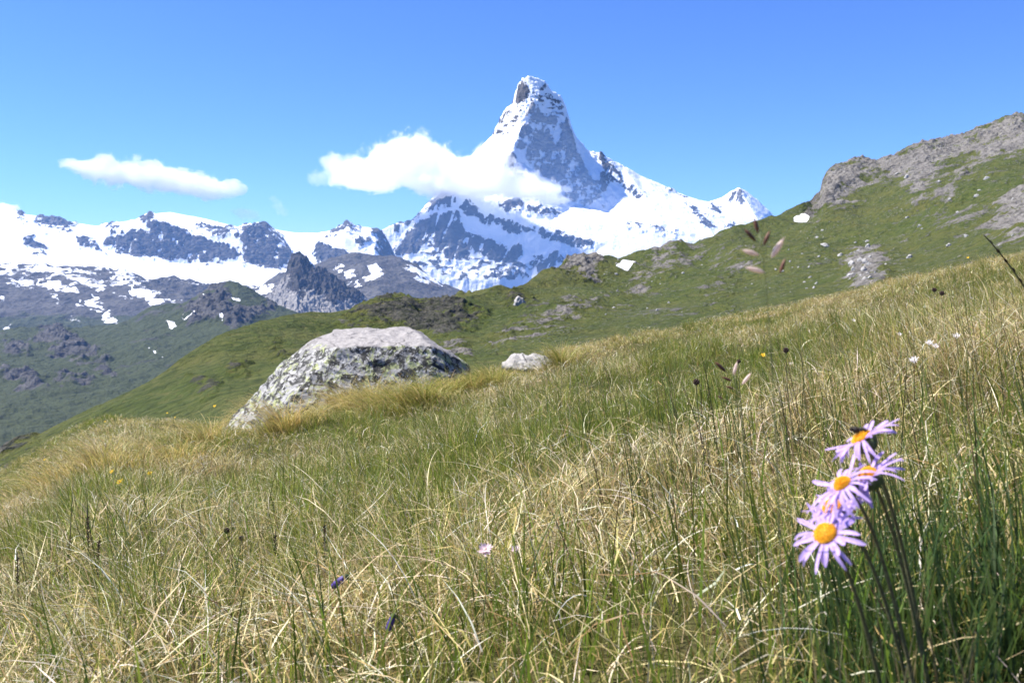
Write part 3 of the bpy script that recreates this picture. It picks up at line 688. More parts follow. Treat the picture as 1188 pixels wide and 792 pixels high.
def grow_tussocks(n, per, dmin=0.9):
    cx, cy = sample(n, 1.0, dmin=dmin)
    m = clear(cx, cy); cx, cy = cx[m], cy[m]
    size = RNG.uniform(0.6, 1.4, len(cx))
    k = np.maximum((per * size).astype(int), 5)
    ids = np.repeat(np.arange(len(cx)), k)
    N = len(ids)
    a = RNG.uniform(0, 2 * np.pi, N); rr = np.abs(RNG.normal(0, 0.05, N)) * size[ids]
    x = cx[ids] + rr * np.cos(a); y = cy[ids] + rr * np.sin(a)
    m = clear(x, y) ; ids, a, rr, x, y = ids[m], a[m], rr[m], x[m], y[m]; N = len(ids)
    f = straw_field(cx[ids], cy[ids])
    base = np.stack([x, y, G(x, y) - 0.004], -1)
    dry = RNG.random(N) < np.clip(0.08 + 0.85 * f, 0, 0.95)
    wx = np.cos(a) + 0.6 * math.cos(WIND) + RNG.normal(0, 0.45, N); wy = np.sin(a) + 0.6 * math.sin(WIND) + RNG.normal(0, 0.45, N)
    phi = np.arctan2(wy, wx)
    out = np.clip(rr / 0.07, 0, 1.4)
    L = RNG.uniform(0.07, 0.17, N) * size[ids] ** 0.5 * hscale(y, x)
    t0 = 0.10 + 0.45 * out * RNG.uniform(0.6, 1.2, N)
    t1 = t0 + RNG.uniform(0.35, 1.4, N)
    gold = np.clip((y - 6) / 3, 0, 1) * 0.75
    pick = RNG.random(N) < gold
    cs = np.where(pick[:, None], varcol(GOLD, N), varcol(STRAWS, N)); cg = varcol(GREENS, N)
    w = RNG.uniform(0.0007, 0.0014, N) * wscale(y)
    far = y > 4
    for sel, sg in ((dry & far, 3), (dry & ~far, 5)):
        straw.add(blades(base[sel], phi[sel], t0[sel], t1[sel] + 0.35, L[sel], w[sel], cs[sel], None, sg, 1.3))
    for sel, sg in ((~dry & far, 3), (~dry & ~far, 5)):
        green.add(blades(base[sel], phi[sel], t0[sel] * 0.7, t1[sel] * 0.8, L[sel], w[sel], cg[sel], cg[sel] * np.array([1.3, 1.1, 1.0]), sg, 1.5))
grow_tussocks(4200, 62)

# matted dead grass near the ground
x, y, b, f = batch(190000, 'thatch', dens_p=1.15)
N = len(x); d = y
straw.add(blades(b + np.stack([np.zeros(N), np.zeros(N), RNG.uniform(0, 0.075, N)], -1), RNG.uniform(0, 2 * np.pi, N), RNG.uniform(0.4, 1.4, N), RNG.uniform(1.2, 2.1, N),
                 RNG.uniform(0.03, 0.12, N) * hscale(y, x), RNG.uniform(0.0008, 0.0021, N) * wscale(d), varcol(STRAWS + PALE[:1], N), None, 3, 1.0, None, RNG.normal(0, 0.9, N)))
# fresh green blades
x, y, b, f = batch(210000, 'green', dens_p=1.05)
N = len(x); g = varcol(GREENS, N)
green.add(blades(b, lean(N, 1.6), RNG.uniform(0.02, 0.4, N), RNG.uniform(0.2, 1.2, N), RNG.uniform(0.05, 0.15, N) * hscale(y, x), RNG.uniform(0.0008, 0.0018, N) * wscale(y), g, g * np.array([1.25, 1.1, 0.9]), 3, 1.4))
# dry standing blades
x, y, b, f = batch(110000, 'thatch', dens_p=1.05)
N = len(x)
pick = RNG.random(N) < np.clip((y - 5) / 4, 0, 0.8)
cs = np.where(pick[:, None], varcol(GOLD, N), varcol(STRAWS, N))
straw.add(blades(b, lean(N, 1.3), RNG.uniform(0.05, 0.5, N), RNG.uniform(0.5, 1.8, N), RNG.uniform(0.05, 0.16, N) * hscale(y, x), RNG.uniform(0.0007, 0.0014, N) * wscale(y), cs, None, 4, 1.4))
# broader green leaves here and there close by
x, y, b, f = batch(3800, 'green', dens_p=1.3, dmax=4, near=1.0)
N = len(x); g = varcol(GREENS[:3], N)
green.add(blades(b, lean(N, 1.6), RNG.uniform(0.02, 0.3, N), RNG.uniform(0.2, 0.9, N), RNG.uniform(0.08, 0.19, N), RNG.uniform(0.0020, 0.0034, N), g, g * np.array([1.2, 1.1, 0.9]), 6, 1.4))
# long curling bleached strands lying over the sward
x, y, b, f = batch(6500, 'curl', dens_p=1.3, dmax=7, near=1.0)
N = len(x)
straw.add(blades(b + np.array([0, 0, 0.01]), RNG.uniform(0, 2 * np.pi, N), RNG.uniform(0.05, 0.9, N), RNG.uniform(1.4, 2.5, N), RNG.uniform(0.07, 0.20, N), RNG.uniform(0.0009, 0.0020, N), varcol(PALE + STRAWS[1:2], N, 0.1), None, 9, 1.0, None, RNG.normal(0, 1.0, N)))
# hero strands in the front
x, y, b, f = batch(240, 'all', dens_p=1.3, dmax=2.0, dmin=0.8, near=1.0)
N = len(x)
straw.add(blades(b + np.array([0, 0, 0.01]), RNG.uniform(0, 2 * np.pi, N), RNG.uniform(0.4, 1.0, N), RNG.uniform(1.5, 2.2, N), RNG.uniform(0.15, 0.30, N), RNG.uniform(0.0018, 0.0030, N), varcol(PALE[2:] + STRAWS[:2], N, 0.1), None, 12, 1.0, None, RNG.normal(0, 0.9, N)))
# lush blurred green around the foot of the asters
N = 700
x = RNG.normal(0.33, 0.07, N); y = RNG.normal(0.66, 0.07, N); m = (y > 0.57) & (x > 0.22); x, y = x[m], y[m]; N = len(x)
b = np.stack([x, y, G(x, y) - 0.004], -1); g = varcol([(0.07, 0.115, 0.03), (0.10, 0.15, 0.035), (0.055, 0.09, 0.026)], N)
green.add(blades(b, lean(N, 1.7), RNG.uniform(0.02, 0.35, N), RNG.uniform(0.2, 1.0, N), RNG.uniform(0.07, 0.20, N), RNG.uniform(0.0014, 0.0030, N), g, g * 1.2, 6, 1.4))
N = 130
x = RNG.normal(0.245, 0.035, N); y = RNG.normal(0.52, 0.03, N); b = np.stack([x, y, G(x, y) - 0.004], -1); g = varcol([(0.07, 0.12, 0.025), (0.10, 0.14, 0.035), (0.16, 0.13, 0.06)], N)
green.add(blades(b, lean(N, 1.7), RNG.uniform(0.02, 0.3, N), RNG.uniform(0.15, 0.8, N), RNG.uniform(0.08, 0.17, N), RNG.uniform(0.0012, 0.0026, N), g, g * 1.2, 6, 1.4))
# rushes: clumps of stiff thin dark stems
def rush_clump(px, py, n, rad, h, seed_tip=True):
    c = hit(px, py); n = int(n * 0.5); h = h * 0.9
    a = RNG.uniform(0, 2 * np.pi, n); r = rad * np.sqrt(RNG.random(n))
    x = c[0] + r * np.cos(a); y = c[1] + r * np.sin(a)
    b = np.stack([x, y, G(x, y) - 0.005], -1)
    L = h * RNG.uniform(0.55, 1.15, n)
    col = varcol([(0.075, 0.125, 0.025), (0.09, 0.145, 0.03), (0.065, 0.10, 0.025), (0.12, 0.09, 0.035)], n)
    tip = col * 0.7 + np.array([0.10, 0.05, 0.02]) * 0.5
    rush.add(blades(b, lean(n, 0.7), RNG.uniform(0.02, 0.32, n), RNG.uniform(0.15, 0.6, n), L, RNG.uniform(0.0011, 0.0019, n) * (1 + c[1] / 12), col, tip, 6, 1.3))
for px, py, n, rad, h in ((880, 580, 120, 0.20, 0.26), (950, 560, 110, 0.22, 0.27), (830, 540, 70, 0.2, 0.22), (800, 590, 60, 0.2, 0.22), (1000, 500, 90, 0.4, 0.26), (900, 470, 80, 0.5, 0.24), (660, 540, 60, 0.18, 0.2),
                          (1060, 440, 120, 0.6, 0.25), (1150, 430, 130, 0.5, 0.25), (750, 470, 60, 0.6, 0.22), (90, 680, 60, 0.14, 0.2), (30, 720, 60, 0.12, 0.2), (150, 660, 40, 0.16, 0.18), (330, 670, 46, 0.14, 0.17), (250, 640, 40, 0.2, 0.17), (380, 650, 40, 0.12, 0.14),
                          (560, 640, 40, 0.18, 0.18), (500, 560, 50, 0.3, 0.18), (620, 740, 34, 0.10, 0.18), (720, 640, 40, 0.2, 0.2), (780, 700, 40, 0.12, 0.2), (1090, 620, 80, 0.14, 0.28), (1150, 560, 70, 0.18, 0.28), (1140, 700, 60, 0.10, 0.26), (1040, 700, 60, 0.08, 0.2), (480, 700, 30, 0.1, 0.16), (200, 740, 50, 0.12, 0.2), (300, 760, 40, 0.1, 0.2), (420, 780, 30, 0.08, 0.18), (680, 470, 60, 0.5, 0.2), (1000, 420, 90, 0.8, 0.22), (1100, 390, 90, 0.8, 0.22), (880, 420, 60, 0.8, 0.2)):
    rush_clump(px, py, n, rad, h)
x, y, b, f = batch(1100, 'green', dens_p=1.1, dmin=0.9, dmax=13)
N = len(x); col = varcol([(0.055, 0.09, 0.025), (0.07, 0.115, 0.03), (0.10, 0.075, 0.035)], N)
rush.add(blades(b, lean(N, 0.9), RNG.uniform(0.02, 0.3, N), RNG.uniform(0.1, 0.6, N), RNG.uniform(0.14, 0.26, N), RNG.uniform(0.0011, 0.0019, N) * wscale(y), col, col * 0.8 + np.array([0.04, 0.02, 0.005]), 5, 1.3))
def drooping_tussock(px, py, n, rad, L0, cols, gfrac=0.15):
    c = hit(px, py); a = RNG.uniform(0, 2 * np.pi, n); r = np.abs(RNG.normal(0, rad * 0.5, n))
    x = c[0] + r * np.cos(a); y = c[1] + r * np.sin(a) * 0.6
    b = np.stack([x, y, G(x, y) - 0.005], -1); cc = varcol(cols, n)
    ph = np.arctan2(np.sin(a) * 0.6 - 0.5 + RNG.normal(0, 0.3, n), np.cos(a) - 0.45 + RNG.normal(0, 0.3, n))
    t0 = 0.1 + 0.5 * r / rad; L = L0 * RNG.uniform(0.6, 1.2, n); g = RNG.random(n) < gfrac
    cc[g] = varcol(GREENS[3:], int(g.sum()))
    straw.add(blades(b, ph, t0, t0 + RNG.uniform(0.9, 2.0, n), L, RNG.uniform(0.0012, 0.0022, n) * (1 + c[1] / 9), cc, None, 6, 1.2))
for px, py, n, rad, L0 in ((292, 502, 500, 0.30, 0.26), (318, 492, 900, 0.34, 0.36), (345, 488, 900, 0.34, 0.38), (372, 484, 800, 0.34, 0.36), (400, 484, 700, 0.34, 0.32), (432, 480, 700, 0.32, 0.32), (462, 476, 700, 0.32, 0.34), (492, 472, 600, 0.30, 0.30), (520, 465, 600, 0.32, 0.34), (548, 458, 600, 0.36, 0.26), (572, 450, 500, 0.36, 0.28), (330, 505, 600, 0.3, 0.26), (650, 425, 400, 0.3, 0.34), (240, 520, 400, 0.3, 0.22), (120, 550, 500, 0.5, 0.22), (60, 570, 400, 0.5, 0.2), (200, 545, 400, 0.4, 0.2)):
    drooping_tussock(px, py, int(n * 1.3), rad, L0 * (1.35 if px < 440 else 1.0), GOLD + STRAWS[:1], 0.22 if px < 440 else 0.6)
green.build('green_grass', M_GREEN, 'fresh green grass blades growing all over the meadow', 'grass')
straw.build('dry_grass', M_STRAW, 'dry straw-coloured grass matted and curling over the meadow', 'dry grass')
rush.build('rush_grass', M_RUSH, 'thin dark green rushes standing in the meadow grass', 'rushes')

# ================================================================== ROCKS
def rock_material(name, top, lichen=True):
    m, nt = mat_new(name); t = NT(nt)
    tc = t.n('ShaderNodeTexCoord').outputs['Object']
    n1 = t.noise(tc, 3.0, 8, 0.65); n2 = t.noise(tc, 11, 8, 0.7, 0.6); n3 = t.noise(tc, 7.5, 7, 0.7, 0.9); n4 = t.noise(tc, 60, 4, 0.6)
    c = t.mix(t.ramp(n1, [(0.3, 0.0), (0.7, 1.0)]), (0.25, 0.245, 0.23), (0.39, 0.385, 0.37))
    c = t.mix(t.ramp(n4, [(0.4, 0.0), (0.75, 0.6)]), c, (0.17, 0.165, 0.155))
    # clean pale upper face
    nor = t.n('ShaderNodeSeparateXYZ'); t.lk(t.n('ShaderNodeNewGeometry').outputs['Normal'], nor.inputs[0])
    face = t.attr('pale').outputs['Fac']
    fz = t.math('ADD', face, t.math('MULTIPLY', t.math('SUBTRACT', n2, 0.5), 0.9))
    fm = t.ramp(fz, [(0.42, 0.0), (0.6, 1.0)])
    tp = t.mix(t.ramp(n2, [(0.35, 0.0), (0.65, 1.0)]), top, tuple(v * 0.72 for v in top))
    if lichen:
        lic = t.mix(t.ramp(n4, [(0.3, 0.0), (0.7, 1.0)]), (0.28, 0.32, 0.10), (0.42, 0.45, 0.20))
        c = t.mix(t.ramp(n3, [(0.51, 0.0), (0.56, 0.8)]), c, lic)
        c = t.mix(t.ramp(n2, [(0.49, 0.0), (0.53, 0.95)]), c, (0.035, 0.035, 0.033))
        n5 = t.noise(tc, 18, 6, 0.7, 0.5)
        c = t.mix(t.ramp(n5, [(0.57, 0.0), (0.61, 0.85)]), c, (0.55, 0.54, 0.51))
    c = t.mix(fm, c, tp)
    wv = t.n('ShaderNodeMix', data_type='VECTOR'); wv.inputs[0].default_value = 0.16; t.lk(tc, wv.inputs[4])
    wn = t.n('ShaderNodeTexNoise'); wn.inputs['Scale'].default_value = 2.5; t.lk(tc, wn.inputs['Vector']); t.lk(wn.outputs['Color'], wv.inputs[5])
    vo = t.n('ShaderNodeTexVoronoi', feature='DISTANCE_TO_EDGE'); vo.inputs['Scale'].default_value = 2.1; t.lk(wv.outputs[1], vo.inputs['Vector'])
    crack = t.ramp(t.math('ADD', vo.outputs['Distance'], t.math('MULTIPLY', t.math('SUBTRACT', n2, 0.42), 0.12)), [(0.004, 1.0), (0.022, 0.0)])
    c = t.mix(t.math('MULTIPLY', crack, 0.8), c, (0.03, 0.028, 0.025))
    bp = t.bump(t.math('ADD', n2, t.math('MULTIPLY', n4, 0.4)), 0.55, 0.035)
    t.out(t.principled(c, 0.85, bp, 0.2)); return m

def hull_rock(name, pts, mat, loc, cuts=6, amp=0.06, freq=1.6, seed=0, smooth_at=(2, 3)):
    bm = bmesh.new()
    for p in pts: bm.verts.new(p)
    bmesh.ops.convex_hull(bm, input=bm.verts)
    loose = [v for v in bm.verts if not v.link_faces]
    if loose: bmesh.ops.delete(bm, geom=loose, context='VERTS')
    bmesh.ops.triangulate(bm, faces=bm.faces[:])
    for k in range(cuts):
        ln = [e for e in bm.edges if e.calc_length() > 2.6 * (0.5 ** k) * max(1e-9, 0.36 * hull_rock.size)]
        if not ln: continue
        bmesh.ops.subdivide_edges(bm, edges=ln, cuts=1, use_grid_fill=False)
        bmesh.ops.triangulate(bm, faces=[f for f in bm.faces if len(f.verts) > 3])
        if k in smooth_at: bmesh.ops.smooth_vert(bm, verts=bm.verts[:], factor=0.35, use_axis_x=True, use_axis_y=True, use_axis_z=True)
    bm.normal_update()
    co = np.array([v.co[:] for v in bm.verts]); no = np.array([v.normal[:] for v in bm.verts])
    q = co * freq
    n = (fbm(q[:, 0] + q[:, 2] * 0.7, q[:, 1] - q[:, 2] * 0.6, seed, 5, 0.55) + 0.6 * ridged(q[:, 0] * 1.7 + q[:, 2], q[:, 2] * 1.9 + q[:, 1], seed + 20, 4)) * amp
    co2 = co + no * n[:, None]
    for v, c in zip(bm.verts, co2): v.co = c
    me = bpy.data.meshes.new(name); bm.to_mesh(me); bm.free()
    for p in me.polygons: p.use_smooth = True
    o = add_obj(name, me, mat, None, loc)
    return o, co, no
hull_rock.size = 1.0
def build_boulder():
    D0 = 8.45
    c = np.array([BOULDER_C[0], BOULDER_C[1], 0.0]); c[2] = G(c[0], c[1])
    def L(px, py, D): return tuple(W(px, py, D) - c)
    pts = [L(258, 508, 8.35), L(270, 484, 8.55), L(300, 455, 8.6), L(318, 437, 8.65), L(345, 408, 8.75), L(366, 394, 8.8), L(388, 383, 9.15), L(430, 383, 9.4), L(474, 381, 9.4), L(500, 397, 8.9),
           L(522, 408, 8.8), L(545, 426, 8.7), L(548, 450, 8.6), L(500, 402, 8.45), L(392, 405, 8.35), L(300, 500, 8.05), L(400, 500, 7.95), L(500, 490, 8.05), L(540, 470, 8.3), L(262, 520, 8.3),
           L(400, 420, 9.9), L(480, 420, 9.9), L(300, 480, 9.3), L(540, 460, 9.3), L(400, 530, 8.0), L(500, 520, 8.1)]
    hull_rock.size = 1.0
    m = rock_material('lichen_boulder', (0.33, 0.31, 0.295))
    o, co, no = hull_rock('boulder', pts, m, tuple(c), 7, 0.020, 2.0, 5, ())
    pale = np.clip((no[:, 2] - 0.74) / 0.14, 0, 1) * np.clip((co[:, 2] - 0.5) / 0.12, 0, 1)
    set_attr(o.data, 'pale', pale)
    tag(o, 'large grey boulder with black and yellow-green lichen and pale flat top', 'boulder')
build_boulder()

def small_rock_pts(w, d, h, seed, n=22):
    r = np.random.default_rng(seed); P = []
    for k in range(n):
        a = r.uniform(0, 2 * np.pi); z = r.uniform(-0.5, 1)
        s = math.sqrt(max(0, 1 - max(z, 0) ** 2)) * r.uniform(0.75, 1.1)
        P.append((w / 2 * math.cos(a) * s, d / 2 * math.sin(a) * s, h * (z if z < 0.7 else 0.75 + 0.25 * r.random())))
    return P
M_PALEROCK = rock_material('pale_stone', (0.42, 0.40, 0.37), False)
M_GREYROCK = rock_material('grey_stone', (0.44, 0.42, 0.39), False)
def stone(px, py, w, d, h, seed, mat, label, name='stone', cat='stone', dd=None, D=None):
    c = hit(px, py) if D is None else W(px, py, D)
    hull_rock.size = max(w, d, h) * 0.6
    o, co, no = hull_rock(name, small_rock_pts(w, d, h, seed), mat, tuple(c), 5, 0.05 * w, 2.5 / w, seed)
    set_attr(o.data, 'pale', np.clip((no[:, 2] - 0.3) / 0.4, 0, 1))
    return tag(o, label, cat)
stone(612, 424, 0.52, 0.5, 0.11, 4, M_PALEROCK, 'low pale flat stone in the grass right of the large boulder')

# boulders strewn on the hillside: sit on the hill surface
def hill_point(px, py):
    qx, qy = proj(HILL_P[60:-45])
    d = (qx - px) ** 2 + (qy - py) ** 2
    i = np.unravel_index(np.argmin(d), d.shape)
    return HILL_P[60:-45][i]
def strew():
    protos = []
    for s in range(4):
        hull_rock.size = 0.6
        o, co, no = hull_rock('hillside_boulder', small_rock_pts(1.0, 0.9, 0.55, 40 + s), M_GREYROCK, (0, 0, 0), 4, 0.06, 2.2, 60 + s)
        set_attr(o.data, 'pale', np.clip((no[:, 2] - 0.3) / 0.4, 0, 1) * 0.6); protos.append(o)
    r = np.random.default_rng(77); spots = []
    for k in range(46): spots.append((r.normal(1003, 14), r.normal(308, 17), r.uniform(0.8, 2.6)))
    for k in range(26): spots.append((r.uniform(860, 960), r.uniform(265, 340), r.uniform(0.5, 1.5)))
    for k in range(26): spots.append((r.uniform(700, 860), r.uniform(300, 370), r.uniform(0.4, 1.3)))
    for k in range(22): spots.append((r.uniform(1040, 1180), r.uniform(200, 290), r.uniform(0.8, 2.2)))
    spots.append((957, 285, 3.4)); spots.append((603, 352, 4.2))
    for i, (px, py, s) in enumerate(spots):
        o = protos[i] if i < 4 else protos[i % 4].copy()
        if i >= 4: COL.objects.link(o)
        p = hill_point(px, py)
        sc = s * p[1] / 300.0
        o.location = (p[0], p[1], p[2] - 0.12 * sc); o.rotation_euler = (r.normal(0, 0.15), r.normal(0, 0.15), r.uniform(0, 6.28)); o.scale = (sc * r.uniform(0.8, 1.5), sc, sc * r.uniform(0.7, 1.2))
        tag(o, 'grey boulder lying on the green hillside below the crags', 'boulder', 'boulders strewn on the hillside')
    tag(o, 'dark round boulder on the grassy knoll above the meadow', 'boulder', 'boulders strewn on the hillside')
    o2 = o
strew()

# ================================================================== small mesh builder for plants
class MB:
    def __init__(self): self.v = []; self.f = []
    def tube(self, pts, radii, n=7, cap=True):
        pts = [Vector(p) for p in pts]; m = len(pts); b0 = len(self.v)
        up = Vector((0.3, 0.9, 0.2)).normalized()
        for i, p in enumerate(pts):
            t = (pts[min(i + 1, m - 1)] - pts[max(i - 1, 0)]).normalized()
            a = t.cross(up).normalized(); b = t.cross(a)
            for k in range(n):
                w = 2 * math.pi * k / n
                self.v.append(p + (a * math.cos(w) + b * math.sin(w)) * radii[i])
        for i in range(m - 1):
            for k in range(n):
                k2 = (k + 1) % n
                self.f.append((b0 + i * n + k, b0 + i * n + k2, b0 + (i + 1) * n + k2, b0 + (i + 1) * n + k))
        if cap:
            self.f.append(tuple(b0 + k for k in range(n))[::-1]); self.f.append(tuple(b0 + (m - 1) * n + k for k in range(n)))
    def ellipsoid(self, c, ax, rx, r, seg=10, rings=7, e=1.0):
        """long axis ax with half length rx, radius r"""
        c = Vector(c); ax = Vector(ax).normalized()
        pts = []; rad = []
        for i in range(rings + 1):
            a = math.pi * i / rings
            pts.append(c - ax * rx * math.cos(a)); rad.append(max(r * math.sin(a) ** e, r * 0.02))
        self.tube(pts, rad, seg)
    def strip(self, rows):
        """rows: list of list of points (a quad patch)"""
        b0 = len(self.v); n = len(rows[0])
        for r in rows: self.v += [Vector(p) for p in r]
        for i in range(len(rows) - 1):
            for k in range(n - 1):
                self.f.append((b0 + i * n + k, b0 + i * n + k + 1, b0 + (i + 1) * n + k + 1, b0 + (i + 1) * n + k))
    def build(self, name, mat, parent=None, origin=(0, 0, 0)):
        me = bpy.data.meshes.new(name); o3 = Vector(origin)
        me.from_pydata([tuple(v - o3) for v in self.v], [], self.f)
        for p in me.polygons: p.use_smooth = True
        me.update()
        o = add_obj(name, me, mat, parent)
        if parent is None: o.location = origin
        return o
def bez(p0, p1, p2, n):
    p0, p1, p2 = Vector(p0), Vector(p1), Vector(p2)
    return [p0 * (1 - t) ** 2 + p1 * 2 * t * (1 - t) + p2 * t * t for t in [i / (n - 1) for i in range(n)]]
def ground_v(x, y): return Vector((float(x), float(y), float(G(x, y))))
def V3(px, py, D): return Vector([float(a) for a in W(px, py, D)])

M_PETAL = simple_mat('aster_petals', (0.60, 0.44, 0.82), 0.55, 300, 0.22, 0.2, 0.4)
M_DISC = simple_mat('aster_disc_florets', (0.85, 0.40, 0.015), 0.6, 900, 0.3)
M_CUP = simple_mat('aster_green_cup', (0.07, 0.10, 0.035), 0.6, 400, 0.3)
M_STEM = simple_mat('aster_stem', (0.12, 0.11, 0.05), 0.6, 300, 0.35)
M_LEAF = simple_mat('aster_leaf', (0.06, 0.12, 0.03), 0.5, 200, 0.3, 0.35, 0.25)

def aster(head, normal, base, bend, label, rad=0.0215, seed=0, disc_r=0.0072, droop=0.1, npet=32):
    r = random.Random(seed); head = Vector(head); n = Vector(normal).normalized(); base = Vector(base)
    root = empty('aster_flower', base); tag(root, label, 'flower', 'purple asters on the right')
    a = n.cross(Vector((0.2, 0.3, 0.93))).normalized(); b = n.cross(a)
    cupc = head - n * 0.0045
    st = bez(base - Vector((0, 0, 0.01)), Vector(bend), cupc - n * 0.004, 16)
    m = MB(); m.tube(st, [0.0013 - 0.0003 * i / 15 for i in range(16)], 8); m.build('stem', M_STEM, root, base)
    m = MB()
    m.tube([cupc - n * 0.005, cupc - n * 0.003, cupc, cupc + n * 0.003], [0.0018, 0.0048, 0.0072, 0.0072], 14)
    for k in range(18):
        w = 2 * math.pi * k / 18 + r.uniform(-.1, .1); d = a * math.cos(w) + b * math.sin(w); s = n.cross(d)
        rows = []
        for t in (0, .35, .7, 1):
            p = cupc - n * 0.003 + d * (0.005 + 0.0045 * t) + n * 0.008 * t
            hw = 0.0011 * (1 - t ** 2) + 0.0001; rows.append([p - s * hw, p + s * hw])
        m.strip(rows)
    hd = m.build('flower_head', M_CUP, root, base)
    m = MB()
    for k in range(npet):
        if r.random() < 0.05: continue
        w = 2 * math.pi * k / npet + r.uniform(-.13, .13)
        d = a * math.cos(w) + b * math.sin(w); s = n.cross(d)
        Lp = (rad - disc_r * 0.8) * r.uniform(0.70, 1.16); hw = 0.00098 * r.uniform(0.75, 1.2)
        dr = droop + r.uniform(-0.5, 0.45); tw = r.uniform(-0.9, 0.9); sx = r.uniform(-0.25, 0.25)
        rows = []
        for i in range(8):
            t = i / 7
            p = head + d * (disc_r * 0.8 + Lp * t * math.cos(dr * t)) + n * (0.0012 * math.sin(t * 2.5) - Lp * math.sin(dr) * t * t + r.uniform(-1, 1) * 0.0001) + s * sx * Lp * t * t
            prof = hw * (0.55 + 0.65 * math.sin(math.pi * min(t * 0.62 + 0.12, 1))) if t < 0.93 else hw * 0.45
            ww = tw * t; sd = s * math.cos(ww) + n * math.sin(ww)
            rows.append([p - sd * prof + n * prof * 0.25, p - n * prof * 0.15, p + sd * prof + n * prof * 0.25])
        m.strip(rows)
    m.build('petals', M_PETAL, hd, base)
    m = MB(); N = 110
    dome = []
    for i in range(7):
        q = i / 6 * math.pi / 2
        dome.append((head + n * (0.0034 * math.sin(q)), disc_r * math.cos(q) + 1e-5))
    m.tube([p for p, _ in dome], [x for _, x in dome], 18)
    for k in range(N):
        z = 1 - (k + .5) / N; rr = math.sqrt(1 - z * z); w = k * 2.39996
        p = head + (a * math.cos(w) + b * math.sin(w)) * disc_r * 0.98 * rr + n * (0.0036 * z + 0.0002)
        dd = (n * (0.5 + z) + (a * math.cos(w) + b * math.sin(w)) * rr).normalized()
        m.ellipsoid(p, dd, 0.0011, 0.00048, 5, 4)
    m.build('flower_disc', M_DISC, hd, base)
    return root, st

FD = 0.50
fb = lambda px, D: ground_v(W(px, 800, D)[0], D)
aster(V3(1001, 509, 0.52), (-0.50, 0.22, 0.83), fb(1095, 0.56), V3(1062, 640, 0.55), 'topmost purple aster carrying a small dark bee', 0.0225, 1, 0.0062, 0.25)
aster(V3(1007, 551, 0.50), (-0.56, 0.02, 0.83), fb(1105, 0.54), V3(1050, 630, 0.53), 'upper of the two touching purple asters in the middle of the cluster', 0.0205, 2, 0.0050, 0.2)
aster(V3(978, 562, 0.488), (-0.66, -0.05, 0.75), fb(1095, 0.52), V3(1030, 610, 0.50), 'lower of the two touching purple asters in the middle of the cluster', 0.0200, 3, 0.0048, 0.25)
aster(V3(966, 588, 0.515), (-0.55, -0.12, 0.82), fb(1080, 0.55), V3(1030, 640, 0.54), 'purple aster tucked just behind the lowest flower', 0.0205, 4, 0.0058, 0.1)
aster(V3(958, 619, 0.48), (-0.58, -0.42, 0.70), fb(1055, 0.54), V3(1000, 670, 0.50), 'lowest purple aster showing its whole orange disc', 0.0220, 5, 0.0062, 0.15)

# a few broad leaves at the foot of the asters, as one plant
def aster_leaves():
    base = fb(1065, 0.545); root = empty('leafy_plant', base); tag(root, 'low plant of dark green lance-shaped leaves at the foot of the asters', 'plant')
    r = random.Random(5)
    for k in range(16):
        w = r.uniform(0, 6.28); L = r.uniform(0.05, 0.11); m = MB(); d = Vector((math.cos(w), math.sin(w), 0)); s = Vector((-d.y, d.x, 0)); tl = r.uniform(0.3, 0.9); hw = r.uniform(0.003, 0.0055)
        rows = []; p = base + d * r.uniform(0, 0.03)
        for i in range(8):
            t = i / 7; th = tl + t * 0.8
            q = hw * math.sin(math.pi * min(0.08 + t * 0.92, 1)) + 0.0002
            rows.append([p - s * q + Vector((0, 0, q * .4)), p.copy(), p + s * q + Vector((0, 0, q * .4))])
            p = p + (d * math.sin(th) + Vector((0, 0, 1)) * math.cos(th)) * L / 7
        m.strip(rows); m.build('leaf', M_LEAF, root, base)
aster_leaves()

# ------------------------------------------------------------------ bee on the top aster
M_BEE = simple_mat('bee_fur', (0.02, 0.016, 0.012), 0.8, 900, 0.4)
M_WING = simple_mat('bee_wing', (0.14, 0.11, 0.08), 0.3, 500, 0.2, 0.5, 0.3)
def bee():
    c = V3(995, 498.5, 0.521); root = empty('bee', c); tag(root, 'small dark bee sitting on the topmost aster', 'bee')
    ax = Vector((-0.9, 0.2, 0.12)).normalized(); s = ax.cross(Vector((0, 0, 1))).normalized(); u = s.cross(ax)
    m = MB(); m.ellipsoid(c - ax * 0.0030, -ax, 0.0032, 0.0019, 10, 8); m.ellipsoid(c + ax * 0.0010, ax, 0.0020, 0.0019, 10, 7); m.ellipsoid(c + ax * 0.0034, ax, 0.0013, 0.0014, 9, 6)
    m.tube([c + ax * 0.004 + u * .0005, c + ax * 0.0055 + u * .0012 + s * .0008], [0.00012, 0.0001], 4); m.tube([c + ax * 0.004 + u * .0005, c + ax * 0.0055 + u * .0012 - s * .0008], [0.00012, 0.0001], 4)
    m.build('body', M_BEE, root, c)
    for sg in (-1, 1):
        m = MB(); rows = []
        for i in range(6):
            t = i / 5; q = 0.0011 * math.sin(math.pi * (0.1 + 0.82 * t)); p = c + u * 0.0016 - ax * (0.0005 + 0.0055 * t) + s * sg * (0.0006 + 0.0022 * t)
            rows.append([p - s * q, p + s * q])
        m.strip(rows); m.build('wing', M_WING, root, c)
        for k in range(3):
            q = c + ax * (0.002 - 0.0013 * k); m = MB()
            m.tube([q - u * .0008 + s * sg * .001, q - u * .0006 + s * sg * .0024, q - u * .0026 + s * sg * .003], [0.00022, 0.0002, 0.00014], 5); m.build('leg', M_BEE, root, c)
bee()

